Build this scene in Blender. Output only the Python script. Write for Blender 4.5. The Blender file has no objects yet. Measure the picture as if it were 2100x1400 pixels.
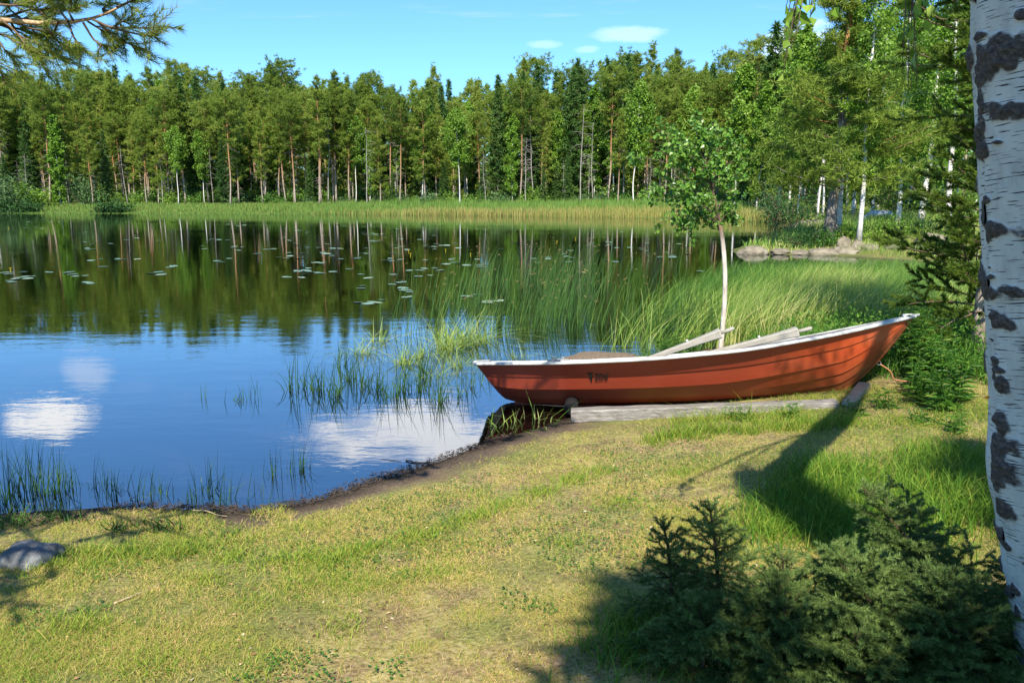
import bpy, math, random
import numpy as np

# ------------------------------------------------------------------ camera, sky, sun, exposure
S = bpy.context.scene
C = S.collection
PITCH = math.radians(10.8); FOC = 1633.0; EYE = 2.1
cam_d = bpy.data.cameras.new("camera"); cam = bpy.data.objects.new("camera", cam_d); C.objects.link(cam)
cam_d.lens = 28.0; cam_d.sensor_width = 36.0; cam_d.clip_start = 0.05; cam_d.clip_end = 3000
cam.location = (0, 0, EYE); cam.rotation_euler = (math.radians(90) - PITCH, 0, 0)
S.camera = cam
SUN_EL = math.radians(46); SUN_TRAVEL = math.radians(6)      # light travels forward and to the right
sl = bpy.data.lights.new("sun", 'SUN'); sl.energy = 4.6; sl.angle = math.radians(0.5); sl.color = (1.0, 0.93, 0.80)
sun = bpy.data.objects.new("sun", sl); C.objects.link(sun); sun.location = (-6, -10, 12)
sun.rotation_euler = (math.pi / 2 - SUN_EL, 0, -SUN_TRAVEL)
S.view_settings.view_transform = 'Standard'; S.view_settings.look = 'None'
S.view_settings.exposure = 0.98; S.view_settings.gamma = 1.0
S.cycles.max_bounces = 8; S.cycles.transparent_max_bounces = 12; S.cycles.diffuse_bounces = 3; S.cycles.glossy_bounces = 4
S.cycles.caustics_reflective = False; S.cycles.caustics_refractive = False

W = bpy.data.worlds.new("World"); S.world = W; W.use_nodes = True
SKY_STRENGTH = 0.083


class NT:
    """small node-tree helper"""
    def __init__(self, tree):
        self.t = tree; tree.nodes.clear()

    def n(self, kind, **kw):
        nd = self.t.nodes.new(kind)
        for k, v in kw.items():
            if k.startswith('i_'):
                nd.inputs[k[2:].replace('_', ' ')].default_value = v
            else:
                setattr(nd, k, v)
        return nd

    def l(self, a, b):
        self.t.links.new(a, b)

    def put(self, sock, v):
        if isinstance(v, bpy.types.NodeSocket):
            self.l(v, sock)
        else:
            sock.default_value = v

    def math(self, op, a, b=None, clamp=False):
        nd = self.n('ShaderNodeMath', operation=op, use_clamp=clamp)
        self.put(nd.inputs[0], a)
        if b is not None:
            self.put(nd.inputs[1], b)
        return nd.outputs[0]

    def mix(self, f, a, b):
        nd = self.n('ShaderNodeMix', data_type='RGBA')
        self.put(nd.inputs[0], f)
        for s, v in ((nd.inputs[6], a), (nd.inputs[7], b)):
            if isinstance(v, tuple) and len(v) == 3: v = v + (1,)
            self.put(s, v)
        return nd.outputs[2]

    def ramp(self, f, stops):
        nd = self.n('ShaderNodeValToRGB')
        e = nd.color_ramp.elements
        while len(e) < len(stops): e.new(0.5)
        for k, (p, c) in enumerate(stops):
            e[k].position = p
            e[k].color = (c if len(c) == 4 else tuple(c) + (1,)) if not isinstance(c, (int, float)) else (c, c, c, 1)
        self.put(nd.inputs[0], f)
        return nd.outputs[0]

    def noise(self, vec, scale, detail=4, rough=0.55):
        nd = self.n('ShaderNodeTexNoise')
        nd.inputs['Scale'].default_value = scale; nd.inputs['Detail'].default_value = detail
        nd.inputs['Roughness'].default_value = rough
        if vec is not None: self.l(vec, nd.inputs['Vector'])
        return nd.outputs[0]

    def mapping(self, vec, scale=(1, 1, 1), rot=(0, 0, 0)):
        nd = self.n('ShaderNodeMapping'); nd.inputs['Scale'].default_value = scale; nd.inputs['Rotation'].default_value = rot
        self.l(vec, nd.inputs[0]); return nd.outputs[0]


# sky with a few fair-weather clouds fixed at real directions
t = NT(W.node_tree)
sky = t.n('ShaderNodeTexSky', sky_type='NISHITA', sun_disc=False, sun_elevation=SUN_EL, sun_rotation=math.pi + SUN_TRAVEL,
          altitude=100, air_density=1.0, dust_density=0.4, ozone_density=2.2)
tc = t.n('ShaderNodeTexCoord')
sx = t.n('ShaderNodeSeparateXYZ'); t.l(tc.outputs['Generated'], sx.inputs[0])
yy = t.math('MAXIMUM', sx.outputs[1], 0.08)
u = t.math('DIVIDE', sx.outputs[0], yy); w = t.math('DIVIDE', sx.outputs[2], yy)
cx = t.n('ShaderNodeCombineXYZ'); t.l(u, cx.inputs[0]); t.l(t.math('MULTIPLY', w, 2.2), cx.inputs[1])
nz = t.noise(cx.outputs[0], 9.0, 6, 0.6)
nz2 = t.noise(t.mapping(cx.outputs[0], (3, 14, 1)), 2.5, 5, 0.6)
CLOUDS = [(-0.605, 0.290, 0.062, 0.028, .95), (-0.11, 0.315, 0.14, 0.046, .85), (-0.02, 0.335, 0.12, 0.034, 0.75), (-0.55, 0.232, 0.035, 0.020, 0.25),
          (0.128, 0.182, 0.052, 0.009, 0.22), (0.04, 0.170, 0.022, 0.005, 0.16), (0.085, 0.164, 0.018, 0.005, 0.16), (0.335, 0.165, 0.05, 0.03, 0.6)]
mask = None
for (u0, w0, su, sw, amp) in CLOUDS:
    du = t.math('DIVIDE', t.math('SUBTRACT', u, u0), su); dw = t.math('DIVIDE', t.math('SUBTRACT', w, w0), sw)
    r2 = t.math('ADD', t.math('MULTIPLY', du, du), t.math('MULTIPLY', dw, dw))
    m = t.math('SUBTRACT', 0.62, t.math('MULTIPLY', r2, 0.50))
    m = t.math('ADD', m, t.math('MULTIPLY', t.math('SUBTRACT', nz, 0.5), 2.8))
    m = t.math('MULTIPLY', t.math('MULTIPLY', m, 2.0, True), amp)
    mask = m if mask is None else t.math('MAXIMUM', mask, m)
front = t.math('GREATER_THAN', sx.outputs[1], 0.1)
mask = t.math('MULTIPLY', mask, front)
wisp = t.math('MULTIPLY', t.math('SUBTRACT', nz2, 0.55, True), 0.55)
wisp = t.math('MULTIPLY', wisp, t.math('GREATER_THAN', w, 0.2))
tint = t.n('ShaderNodeMix', data_type='RGBA', blend_type='MULTIPLY'); tint.inputs[0].default_value = 1.0
t.l(sky.outputs[0], tint.inputs[6]); tint.inputs[7].default_value = (0.64, 1.06, 1.42, 1)
col = t.mix(wisp, tint.outputs[2], (9.0, 8.2, 9.6))
col = t.mix(mask, col, (11.5, 11.2, 11.0))
bg = t.n('ShaderNodeBackground'); bg.inputs[1].default_value = SKY_STRENGTH; t.l(col, bg.inputs[0])
wo = t.n('ShaderNodeOutputWorld'); t.l(bg.outputs[0], wo.inputs[0])

# ------------------------------------------------------------------ helpers
rng = np.random.default_rng(7)
random.seed(7)


def un(px, py, Y=None, z=None):
    """world point seen at a pixel of the 2100x1400 photo, at depth Y or at height z"""
    v = (py - 700) / FOC; x = (px - 1050) / FOC
    f = math.cos(PITCH) - v * math.sin(PITCH); d = math.sin(PITCH) + v * math.cos(PITCH)
    if Y is None:
        Y = (EYE - z) * f / d
    k = Y / f
    return np.array([x * k, Y, EYE - d * k])


def hash3(i, j, k):
    h = (i * 374761393 + j * 668265263 + k * 1274126177) & 0xFFFFFFFF
    h = ((h ^ (h >> 13)) * 1274126177) & 0xFFFFFFFF
    return ((h ^ (h >> 16)) & 0xFFFF) / 65535.0


def vnoise(P, s=1.0):
    P = np.asarray(P, float) * s
    i = np.floor(P).astype(np.int64); f = P - i; f = f * f * (3 - 2 * f)
    out = 0
    for a in (0, 1):
        for b in (0, 1):
            for c in (0, 1):
                wgt = (f[:, 0] if a else 1 - f[:, 0]) * (f[:, 1] if b else 1 - f[:, 1]) * (f[:, 2] if c else 1 - f[:, 2])
                out = out + wgt * hash3(i[:, 0] + a, i[:, 1] + b, i[:, 2] + c)
    return out


def fbm(P, s=1.0, o=4):
    r = 0; a = 0.5; n = 0
    for k in range(o):
        r = r + a * vnoise(np.asarray(P) + 17.3 * k, s); n += a; a *= 0.5; s *= 2.03
    return r / n


def xy3(x, y, z=0.0):
    x = np.asarray(x, float); return np.stack([x, np.broadcast_to(np.asarray(y, float), x.shape), np.full(x.shape, z)], 1)


def nrm(v):
    v = np.asarray(v, float); return v / np.maximum(np.linalg.norm(v, axis=-1, keepdims=True), 1e-9)


class Acc:
    """collects vertices, triangles, quads and one 'tint' value per vertex; build() links ONE mesh object"""
    def __init__(self):
        self.V = []; self.T = []; self.Q = []; self.A = []; self.n = 0

    def add(self, V, tris=None, quads=None, tint=0.5):
        V = np.asarray(V, float)
        self.V.append(V)
        if tris is not None and len(tris): self.T.append(np.asarray(tris) + self.n)
        if quads is not None and len(quads): self.Q.append(np.asarray(quads) + self.n)
        self.A.append(np.broadcast_to(np.asarray(tint, float), (len(V),)))
        self.n += len(V)
        return self

    def build(self, name, mat, parent=None, smooth=False, extra=None):
        return mesh_obj(name, np.concatenate(self.V), np.concatenate(self.T) if self.T else None,
                        np.concatenate(self.Q) if self.Q else None, mat, parent, np.concatenate(self.A), smooth, extra)


def mesh_data(name, V, T, Q, tint=None, smooth=False, extra=None):
    me = bpy.data.meshes.new(name)
    nt = 0 if T is None else len(T); nq = 0 if Q is None else len(Q)
    me.vertices.add(len(V)); me.vertices.foreach_set('co', np.asarray(V, np.float32).ravel())
    loops = np.concatenate([a.ravel() for a in (T, Q) if a is not None and len(a)]).astype(np.int32)
    me.loops.add(len(loops)); me.loops.foreach_set('vertex_index', loops)
    me.polygons.add(nt + nq)
    me.polygons.foreach_set('loop_start', np.concatenate([np.arange(nt) * 3, nt * 3 + np.arange(nq) * 4]).astype(np.int32))
    me.polygons.foreach_set('use_smooth', np.full(nt + nq, smooth))
    if tint is not None:
        a = me.attributes.new('tint', 'FLOAT', 'POINT'); a.data.foreach_set('value', np.asarray(tint, np.float32))
    for k, v in (extra or {}).items():
        v = np.asarray(v, np.float32)
        if v.ndim == 1:
            a = me.attributes.new(k, 'FLOAT', 'POINT'); a.data.foreach_set('value', v)
        else:
            a = me.attributes.new(k, 'FLOAT_VECTOR', 'POINT'); a.data.foreach_set('vector', v.ravel())
    me.update(calc_edges=True)
    return me


def mesh_obj(name, V, T, Q, mat, parent=None, tint=None, smooth=False, extra=None):
    me = mesh_data(name, V, T, Q, tint, smooth, extra)
    me.materials.append(mat)
    o = bpy.data.objects.new(name, me); C.objects.link(o)
    if parent is not None: o.parent = parent
    return o


def tag(o, label=None, cat=None, group=None, kind=None):
    if label: o['label'] = label
    if cat: o['category'] = cat
    if group: o['group'] = group
    if kind: o['kind'] = kind
    return o


def thing(name, label, cat, loc=(0, 0, 0), group=None, rz=0.0):
    o = bpy.data.objects.new(name, None); C.objects.link(o); o.empty_display_size = 0.2
    o.location = loc; o.rotation_euler = (0, 0, rz)
    return tag(o, label, cat, group)


def dup(root, loc, rz=0.0, scale=(1, 1, 1), label=None, group=None, tilt=(0, 0)):
    r = root.copy(); C.objects.link(r); r.location = loc; r.rotation_euler = (tilt[0], tilt[1], rz); r.scale = scale
    if label: r['label'] = label
    if group: r['group'] = group
    for ch in list(root.children):
        c = ch.copy(); C.objects.link(c); c.parent = r
        for g in ch.children:
            d = g.copy(); C.objects.link(d); d.parent = c
    return r


def tube(path, rad, sides=6, cap=True):
    path = np.asarray(path, float); n = len(path)
    rad = np.broadcast_to(np.asarray(rad, float), (n,))
    tan = nrm(np.gradient(path, axis=0)) if n > 1 else np.array([[0, 0, 1.]])
    ref = np.array([0.31, 0.95, 0.05]) if abs(tan[:, 2]).mean() > 0.6 else np.array([0.05, 0.1, 1.0])
    a = nrm(np.cross(tan, ref)); b = np.cross(tan, a)
    th = np.arange(sides) / sides * 2 * np.pi
    V = path[:, None] + rad[:, None, None] * (np.cos(th)[None, :, None] * a[:, None] + np.sin(th)[None, :, None] * b[:, None])
    i = np.arange(n - 1)[:, None] * sides; j = np.arange(sides)[None]; j2 = (j + 1) % sides
    Q = np.stack([i + j, i + j2, i + sides + j2, i + sides + j], -1).reshape(-1, 4)
    V = V.reshape(-1, 3); T = []
    if cap:
        V = np.vstack([V, path[:1], path[-1:]])
        for k in range(sides):
            T.append((n * sides, (k + 1) % sides, k)); T.append((n * sides + 1, (n - 1) * sides + k, (n - 1) * sides + (k + 1) % sides))
    return V, np.array(T, int).reshape(-1, 3), Q


def add_tube(acc, path, rad, sides=6, tint=0.5, cap=True):
    V, T, Q = tube(path, rad, sides, cap)
    if not np.isscalar(tint):
        tint = np.asarray(tint, float)
        tint = np.concatenate([np.repeat(tint, sides), tint[[0, -1]]]) if cap else np.repeat(tint, sides)
    acc.add(V, T, Q, tint)


def rdir(n, r=None):
    r = r or rng
    return nrm(r.normal(size=(n, 3)))


def leaves(acc, P, size, axis=None, normal=None, aspect=0.6, tint=None, bend=0.0):
    """leaf-shaped faces (rhombus of two triangles folded along the midrib)"""
    n = len(P); P = np.asarray(P, float)
    size = np.broadcast_to(np.asarray(size, float), (n,))[:, None]
    axis = rdir(n) if axis is None else nrm(axis)
    normal = rdir(n) if normal is None else normal
    side = nrm(np.cross(axis, normal)); up = np.cross(side, axis)
    b = P; tip = P + axis * size - up * size * bend
    l = P + axis * size * 0.42 + side * size * aspect * 0.5 + up * size * 0.08
    r = P + axis * size * 0.42 - side * size * aspect * 0.5 + up * size * 0.08
    V = np.stack([b, l, tip, r], 1).reshape(-1, 3)
    i = np.arange(n)[:, None] * 4
    T = np.concatenate([i + np.array([[0, 2, 1]]), i + np.array([[0, 3, 2]])])
    tint = rng.random(n) if tint is None else np.broadcast_to(tint, (n,))
    acc.add(V, T, None, np.repeat(np.clip(tint, 0, 1), 4))


def spikes(acc, P, D, length, width, tint):
    """thin triangles (needles, blades)"""
    n = len(P); length = np.broadcast_to(length, (n,))[:, None]; width = np.broadcast_to(width, (n,))[:, None]
    side = nrm(np.cross(D, rdir(n)))
    V = np.stack([P - side * width / 2, P + side * width / 2, P + D * length], 1).reshape(-1, 3)
    acc.add(V, np.arange(n * 3).reshape(-1, 3), None, np.repeat(np.broadcast_to(tint, (n,)), 3))


def blades(acc, P, height, width, lean, curl, tint, seg=2):
    """grass blades: base points, height, width, horizontal lean vector (n,2), tip droop"""
    n = len(P); height = np.broadcast_to(height, (n,)); width = np.broadcast_to(width, (n,))
    ang = rng.random(n) * 2 * np.pi; sd = np.stack([np.cos(ang), np.sin(ang), 0 * ang], 1)
    rows = []; tr = []
    for k in range(seg + 1):
        s = k / seg
        c = P.copy()
        c[:, :2] += lean * (height * s ** 1.6)[:, None]
        c[:, 2] += height * (s - curl * s ** 3)
        wd = width * (1 - s ** 1.8) * 0.5
        if k < seg:
            rows += [c - sd * wd[:, None], c + sd * wd[:, None]]
        else:
            rows += [c]
    V = np.stack(rows, 1); m = V.shape[1]
    i = np.arange(n)[:, None] * m
    Q = [i + np.array([[2 * k, 2 * k + 1, 2 * k + 3, 2 * k + 2]]) for k in range(seg - 1)]
    T = i + np.array([[2 * (seg - 1), 2 * (seg - 1) + 1, 2 * seg]])
    acc.add(V.reshape(-1, 3), T, np.concatenate(Q) if Q else None, np.repeat(np.broadcast_to(tint, (n,)), m))


# ------------------------------------------------------------------ materials
def new_mat(name):
    m = bpy.data.materials.new(name); m.use_nodes = True
    t = NT(m.node_tree); out = t.n('ShaderNodeOutputMaterial')
    return m, t, out


def attr(t, name):
    return t.n('ShaderNodeAttribute', attribute_name=name)


def foliage(name, stops, trans=0.32, rough=0.55, spec=0.25, vary=0.25):
    m, t, out = new_mat(name)
    a = attr(t, 'tint').outputs['Fac']
    oi = t.n('ShaderNodeObjectInfo').outputs['Random']
    f = t.math('ADD', a, t.math('MULTIPLY', t.math('SUBTRACT', oi, 0.5), vary), True)
    c = t.ramp(f, stops)
    p = t.n('ShaderNodeBsdfPrincipled'); p.inputs['Roughness'].default_value = rough; p.inputs['Specular IOR Level'].default_value = spec
    t.l(c, p.inputs['Base Color'])
    tr = t.n('ShaderNodeBsdfTranslucent'); t.l(c, tr.inputs[0])
    mx = t.n('ShaderNodeMixShader'); mx.inputs[0].default_value = trans
    t.l(p.outputs[0], mx.inputs[1]); t.l(tr.outputs[0], mx.inputs[2]); t.l(mx.outputs[0], out.inputs[0])
    return m


def simple(name, c1, c2, scale=6, rough=0.7, bump=0.3, stretch=(1, 1, 1), spec=0.3, coord='Object', c3=None, bscale=None):
    m, t, out = new_mat(name)
    vec = t.mapping(t.n('ShaderNodeTexCoord').outputs[coord], stretch)
    f = t.noise(vec, scale, 6, 0.62)
    stops = [(0.32, c1), (0.68, c2)] if c3 is None else [(0.3, c1), (0.52, c2), (0.72, c3)]
    p = t.n('ShaderNodeBsdfPrincipled'); p.inputs['Roughness'].default_value = rough; p.inputs['Specular IOR Level'].default_value = spec
    t.l(t.ramp(f, stops), p.inputs['Base Color'])
    if bump:
        b = t.n('ShaderNodeBump'); b.inputs['Strength'].default_value = bump; b.inputs['Distance'].default_value = 0.02
        t.l(t.noise(vec, bscale or scale * 3, 5, 0.65), b.inputs['Height']); t.l(b.outputs[0], p.inputs['Normal'])
    t.l(p.outputs[0], out.inputs[0])
    return m


M = {}
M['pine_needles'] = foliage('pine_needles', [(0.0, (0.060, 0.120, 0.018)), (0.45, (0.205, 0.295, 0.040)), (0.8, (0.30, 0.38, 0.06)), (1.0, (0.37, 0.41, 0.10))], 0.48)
M['spruce_needles'] = foliage('spruce_needles', [(0.0, (0.024, 0.070, 0.016)), (0.5, (0.075, 0.155, 0.030)), (1.0, (0.15, 0.24, 0.05))], 0.35)
M['sapling_needles'] = foliage('sapling_needles', [(0.0, (0.045, 0.085, 0.022)), (0.5, (0.125, 0.200, 0.048)), (1.0, (0.24, 0.32, 0.085))], 0.25)
M['birch_leaves'] = foliage('birch_leaves', [(0.0, (0.06, 0.135, 0.015)), (0.45, (0.155, 0.295, 0.028)), (0.85, (0.26, 0.41, 0.048)), (1.0, (0.36, 0.48, 0.09))], 0.38, 0.45, 0.35)
M['bright_leaves'] = foliage('bright_leaves', [(0.0, (0.07, 0.15, 0.015)), (0.5, (0.14, 0.28, 0.025)), (1.0, (0.27, 0.42, 0.05))], 0.4, 0.5, 0.3)
M['young_leaves'] = foliage('young_leaves', [(0.0, (0.035, 0.115, 0.014)), (0.5, (0.105, 0.250, 0.026)), (0.88, (0.21, 0.36, 0.05)), (1.0, (0.36, 0.48, 0.16))], 0.38, 0.33, 0.55)
M['willow_leaves'] = foliage('willow_leaves', [(0.0, (0.03, 0.075, 0.025)), (0.5, (0.085, 0.17, 0.055)), (1.0, (0.17, 0.27, 0.10))], 0.3)
M['dark_shrub'] = foliage('dark_shrub_leaves', [(0.0, (0.012, 0.045, 0.010)), (0.5, (0.028, 0.085, 0.018)), (1.0, (0.06, 0.14, 0.03))], 0.25)
M['herb'] = foliage('herb_leaves', [(0.0, (0.03, 0.095, 0.012)), (0.5, (0.08, 0.21, 0.022)), (0.9, (0.19, 0.34, 0.04)), (1.0, (0.33, 0.40, 0.09))], 0.35, 0.5, 0.35)
M['sedge'] = foliage('sedge_blades', [(0.0, (0.040, 0.120, 0.014)), (0.35, (0.130, 0.270, 0.034)), (0.7, (0.33, 0.42, 0.085)), (1.0, (0.60, 0.56, 0.24))], 0.3, 0.5, 0.3, 0)
M['rush'] = foliage('rush_stems', [(0.0, (0.012, 0.045, 0.012)), (0.5, (0.045, 0.12, 0.022)), (0.85, (0.14, 0.22, 0.04)), (1.0, (0.24, 0.15, 0.07))], 0.2, 0.5, 0.3, 0.1)
M['far_reed'] = foliage('far_reed_blades', [(0.0, (0.42, 0.34, 0.13)), (0.28, (0.33, 0.32, 0.09)), (0.45, (0.13, 0.24, 0.045)), (1.0, (0.22, 0.36, 0.08))], 0.3, 0.6, 0.2, 0)
M['grass'] = foliage('grass_blades', [(0.0, (0.030, 0.105, 0.010)), (0.35, (0.125, 0.250, 0.020)), (0.60, (0.35, 0.385, 0.055)), (0.85, (0.56, 0.42, 0.13)), (1.0, (0.68, 0.50, 0.24))], 0.3, 0.6, 0.2, 0)
M['lily'] = foliage('lily_pads', [(0.0, (0.10, 0.17, 0.09)), (0.6, (0.18, 0.28, 0.15)), (1.0, (0.30, 0.37, 0.19))], 0.0, 0.3, 0.6, 0.5)
M['yellow'] = simple('yellow_petals', (0.75, 0.55, 0.03), (0.85, 0.65, 0.05), 10, 0.5, 0)
M['pine_limb'] = simple('pine_limb_bark', (0.36, 0.22, 0.12), (0.55, 0.38, 0.24), 14, 0.8, 0.5, c3=(0.3, 0.24, 0.2))
M['twig'] = simple('twig_bark', (0.09, 0.06, 0.04), (0.20, 0.14, 0.09), 20, 0.85, 0.2)
M['spruce_twig'] = simple('spruce_twig_bark', (0.035, 0.026, 0.016), (0.09, 0.065, 0.035), 20, 0.85, 0.2)
M['brown_rock'] = simple('brown_rock', (0.13, 0.09, 0.055), (0.27, 0.20, 0.13), 30, 0.9, 0.8)
M['heather'] = foliage('heather_leaves', [(0.0, (0.07, 0.05, 0.03)), (0.5, (0.20, 0.14, 0.07)), (1.0, (0.36, 0.19, 0.15))], 0.2)
M['dead_wood'] = simple('dead_wood', (0.20, 0.18, 0.16), (0.40, 0.37, 0.33), 3, 0.85, 0.2)
M['rock'] = simple('lichen_rock', (0.10, 0.085, 0.065), (0.22, 0.185, 0.13), 4, 0.9, 0.9, c3=(0.30, 0.27, 0.20))
M['grey_rock'] = simple('grey_rock', (0.055, 0.058, 0.065), (0.14, 0.145, 0.15), 7, 0.85, 0.9, c3=(0.30, 0.32, 0.31), bscale=30)
M['pale_rock'] = simple('pale_rock', (0.30, 0.32, 0.35), (0.52, 0.54, 0.57), 3, 0.8, 0.5)
M['weathered'] = simple('weathered_timber', (0.11, 0.098, 0.085), (0.23, 0.21, 0.19), 5, 0.85, 0.5, (1.2, 12, 12), c3=(0.38, 0.36, 0.33))
M['oar_wood'] = simple('oar_wood', (0.25, 0.23, 0.19), (0.40, 0.37, 0.31), 4, 0.7, 0.25, (1.5, 14, 14))
M['beam_wood'] = simple('beam_wood', (0.30, 0.27, 0.17), (0.48, 0.44, 0.30), 5, 0.85, 0.4, (8, 1.5, 8))
M['rope'] = simple('rope_fibre', (0.32, 0.13, 0.06), (0.5, 0.25, 0.12), 60, 0.9, 0.4)
M['black_rubber'] = simple('black_rubber', (0.008, 0.008, 0.008), (0.02, 0.02, 0.02), 12, 0.9, 0.2, spec=0.1)
M['white_rail'] = simple('white_gunwale', (0.26, 0.25, 0.235), (0.50, 0.49, 0.465), 7, 0.5, 0.1, c3=(0.60, 0.59, 0.57))
M['inside'] = simple('boat_inside', (0.42, 0.43, 0.43), (0.58, 0.58, 0.57), 4, 0.6, 0.1)
M['metal'] = simple('dull_metal', (0.10, 0.10, 0.10), (0.25, 0.25, 0.25), 20, 0.45, 0.1)
M['lettering'] = simple('black_lettering', (0.012, 0.012, 0.012), (0.03, 0.025, 0.022), 10, 0.6, 0)
M['orange_leaf'] = simple('orange_leaf', (0.6, 0.22, 0.03), (0.75, 0.33, 0.05), 10, 0.6, 0)
M['dry_stick'] = simple('dry_stick', (0.34, 0.24, 0.13), (0.52, 0.40, 0.24), 20, 0.9, 0.2)
M['dark_stick'] = simple('dark_stick', (0.03, 0.025, 0.02), (0.08, 0.06, 0.045), 20, 0.8, 0.2)


def trunk_mat(name, low1, low2, high1, high2, a=0.3, b=0.55):
    """bark whose colour changes with height on the trunk (tint = height fraction)"""
    m, t, out = new_mat(name)
    vec = t.mapping(t.n('ShaderNodeTexCoord').outputs['Object'], (1, 1, 0.35))
    f = t.noise(vec, 9, 6, 0.65)
    lo = t.ramp(f, [(0.35, low1), (0.65, low2)]); hi = t.ramp(f, [(0.35, high1), (0.65, high2)])
    h = t.ramp(attr(t, 'tint').outputs['Fac'], [(a, 0.0), (b, 1.0)])
    p = t.n('ShaderNodeBsdfPrincipled'); p.inputs['Roughness'].default_value = 0.85; p.inputs['Specular IOR Level'].default_value = 0.2
    t.l(t.mix(h, lo, hi), p.inputs['Base Color'])
    b_ = t.n('ShaderNodeBump'); b_.inputs['Strength'].default_value = 0.7; b_.inputs['Distance'].default_value = 0.03
    t.l(t.noise(vec, 22, 5), b_.inputs['Height']); t.l(b_.outputs[0], p.inputs['Normal'])
    t.l(p.outputs[0], out.inputs[0]); return m


M['pine_bark'] = trunk_mat('pine_bark', (0.20, 0.155, 0.12), (0.46, 0.39, 0.33), (0.32, 0.15, 0.06), (0.48, 0.26, 0.12), 0.15, 0.45)
M['old_pine_bark'] = trunk_mat('old_pine_bark', (0.09, 0.075, 0.065), (0.27, 0.235, 0.205), (0.36, 0.16, 0.06), (0.52, 0.26, 0.11), 0.36, 0.55)
M['spruce_bark'] = trunk_mat('spruce_bark', (0.10, 0.085, 0.07), (0.24, 0.21, 0.18), (0.12, 0.08, 0.05), (0.22, 0.16, 0.1))


def birch_mat():
    m, t, out = new_mat('birch_bark')
    vec = t.n('ShaderNodeTexCoord').outputs['Object']
    marks = t.ramp(t.noise(t.mapping(vec, (1.0, 1.0, 5.5)), 4.5, 4, 0.6), [(0.60, 0.0), (0.66, 1.0)])
    f = t.noise(vec, 3, 3)
    white = t.ramp(f, [(0.3, (0.56, 0.53, 0.49)), (0.7, (0.74, 0.71, 0.66))])
    low = t.ramp(attr(t, 'tint').outputs['Fac'], [(0.0, 0.75), (0.12, 0.0)])
    dark = t.math('MAXIMUM', marks, t.math('MULTIPLY', low, t.ramp(t.noise(vec, 12, 4), [(0.4, 0.0), (0.55, 1.0)])))
    p = t.n('ShaderNodeBsdfPrincipled'); p.inputs['Roughness'].default_value = 0.7
    t.l(t.mix(dark, white, (0.045, 0.04, 0.038)), p.inputs['Base Color']); t.l(p.outputs[0], out.inputs[0]); return m


M['birch_bark'] = birch_mat()


def big_birch_mat():
    """'bark' vector attribute: x = around the trunk in metres, y = height, z = corky-bark mask"""
    m, t, out = new_mat('old_birch_bark')
    a = attr(t, 'bark').outputs['Vector']
    s = t.n('ShaderNodeSeparateXYZ'); t.l(a, s.inputs[0])
    flat = t.n('ShaderNodeCombineXYZ'); t.l(s.outputs[0], flat.inputs[0]); t.l(s.outputs[1], flat.inputs[1])
    slant = t.mapping(flat.outputs[0], (1, 1, 1), (0, 0, math.radians(-7)))
    dash = t.noise(t.mapping(slant, (15, 210, 1)), 1.0, 2, 0.45)
    where = t.noise(t.mapping(slant, (9, 9, 1)), 1.0, 2)
    lent = t.math('MULTIPLY', t.ramp(dash, [(0.600, 0.0), (0.630, 1.0)]), t.ramp(where, [(0.36, 0.0), (0.46, 1.0)]))
    fine = t.math('MULTIPLY', t.ramp(t.noise(t.mapping(slant, (60, 420, 1)), 1.0, 2), [(0.66, 0.0), (0.72, 1.0)]), 0.45)
    white = t.ramp(t.noise(t.mapping(flat.outputs[0], (14, 5, 1)), 1.0, 5, 0.6), [(0.28, (0.40, 0.40, 0.38)), (0.45, (0.58, 0.60, 0.59)), (0.6, (0.67, 0.69, 0.68)), (0.8, (0.66, 0.62, 0.55))])
    cork = t.ramp(t.noise(t.mapping(flat.outputs[0], (70, 80, 1)), 1.0, 6, 0.7), [(0.3, (0.022, 0.02, 0.022)), (0.55, (0.10, 0.085, 0.08)), (0.75, (0.26, 0.23, 0.21)), (0.9, (0.40, 0.40, 0.36))])
    c = t.mix(t.math('MAXIMUM', lent, fine), white, (0.035, 0.033, 0.035))
    c = t.mix(t.ramp(s.outputs[2], [(0.42, 0.0), (0.56, 1.0)]), c, cork)
    p = t.n('ShaderNodeBsdfPrincipled'); p.inputs['Roughness'].default_value = 0.75; p.inputs['Specular IOR Level'].default_value = 0.25
    t.l(c, p.inputs['Base Color'])
    b = t.n('ShaderNodeBump'); b.inputs['Strength'].default_value = 0.5; b.inputs['Distance'].default_value = 0.004
    hgt = t.math('SUBTRACT', t.math('MULTIPLY', t.noise(t.mapping(flat.outputs[0], (90, 90, 1)), 1.0, 5, 0.7), t.math('ADD', s.outputs[2], 0.12)), t.math('MULTIPLY', lent, 0.5))
    t.l(hgt, b.inputs['Height']); t.l(b.outputs[0], p.inputs['Normal'])
    t.l(p.outputs[0], out.inputs[0]); return m


M['old_birch'] = big_birch_mat()
M['young_bark'] = trunk_mat('young_birch_bark', (0.42, 0.36, 0.30), (0.66, 0.61, 0.54), (0.05, 0.035, 0.028), (0.26, 0.17, 0.11), 0.42, 0.52)


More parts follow.
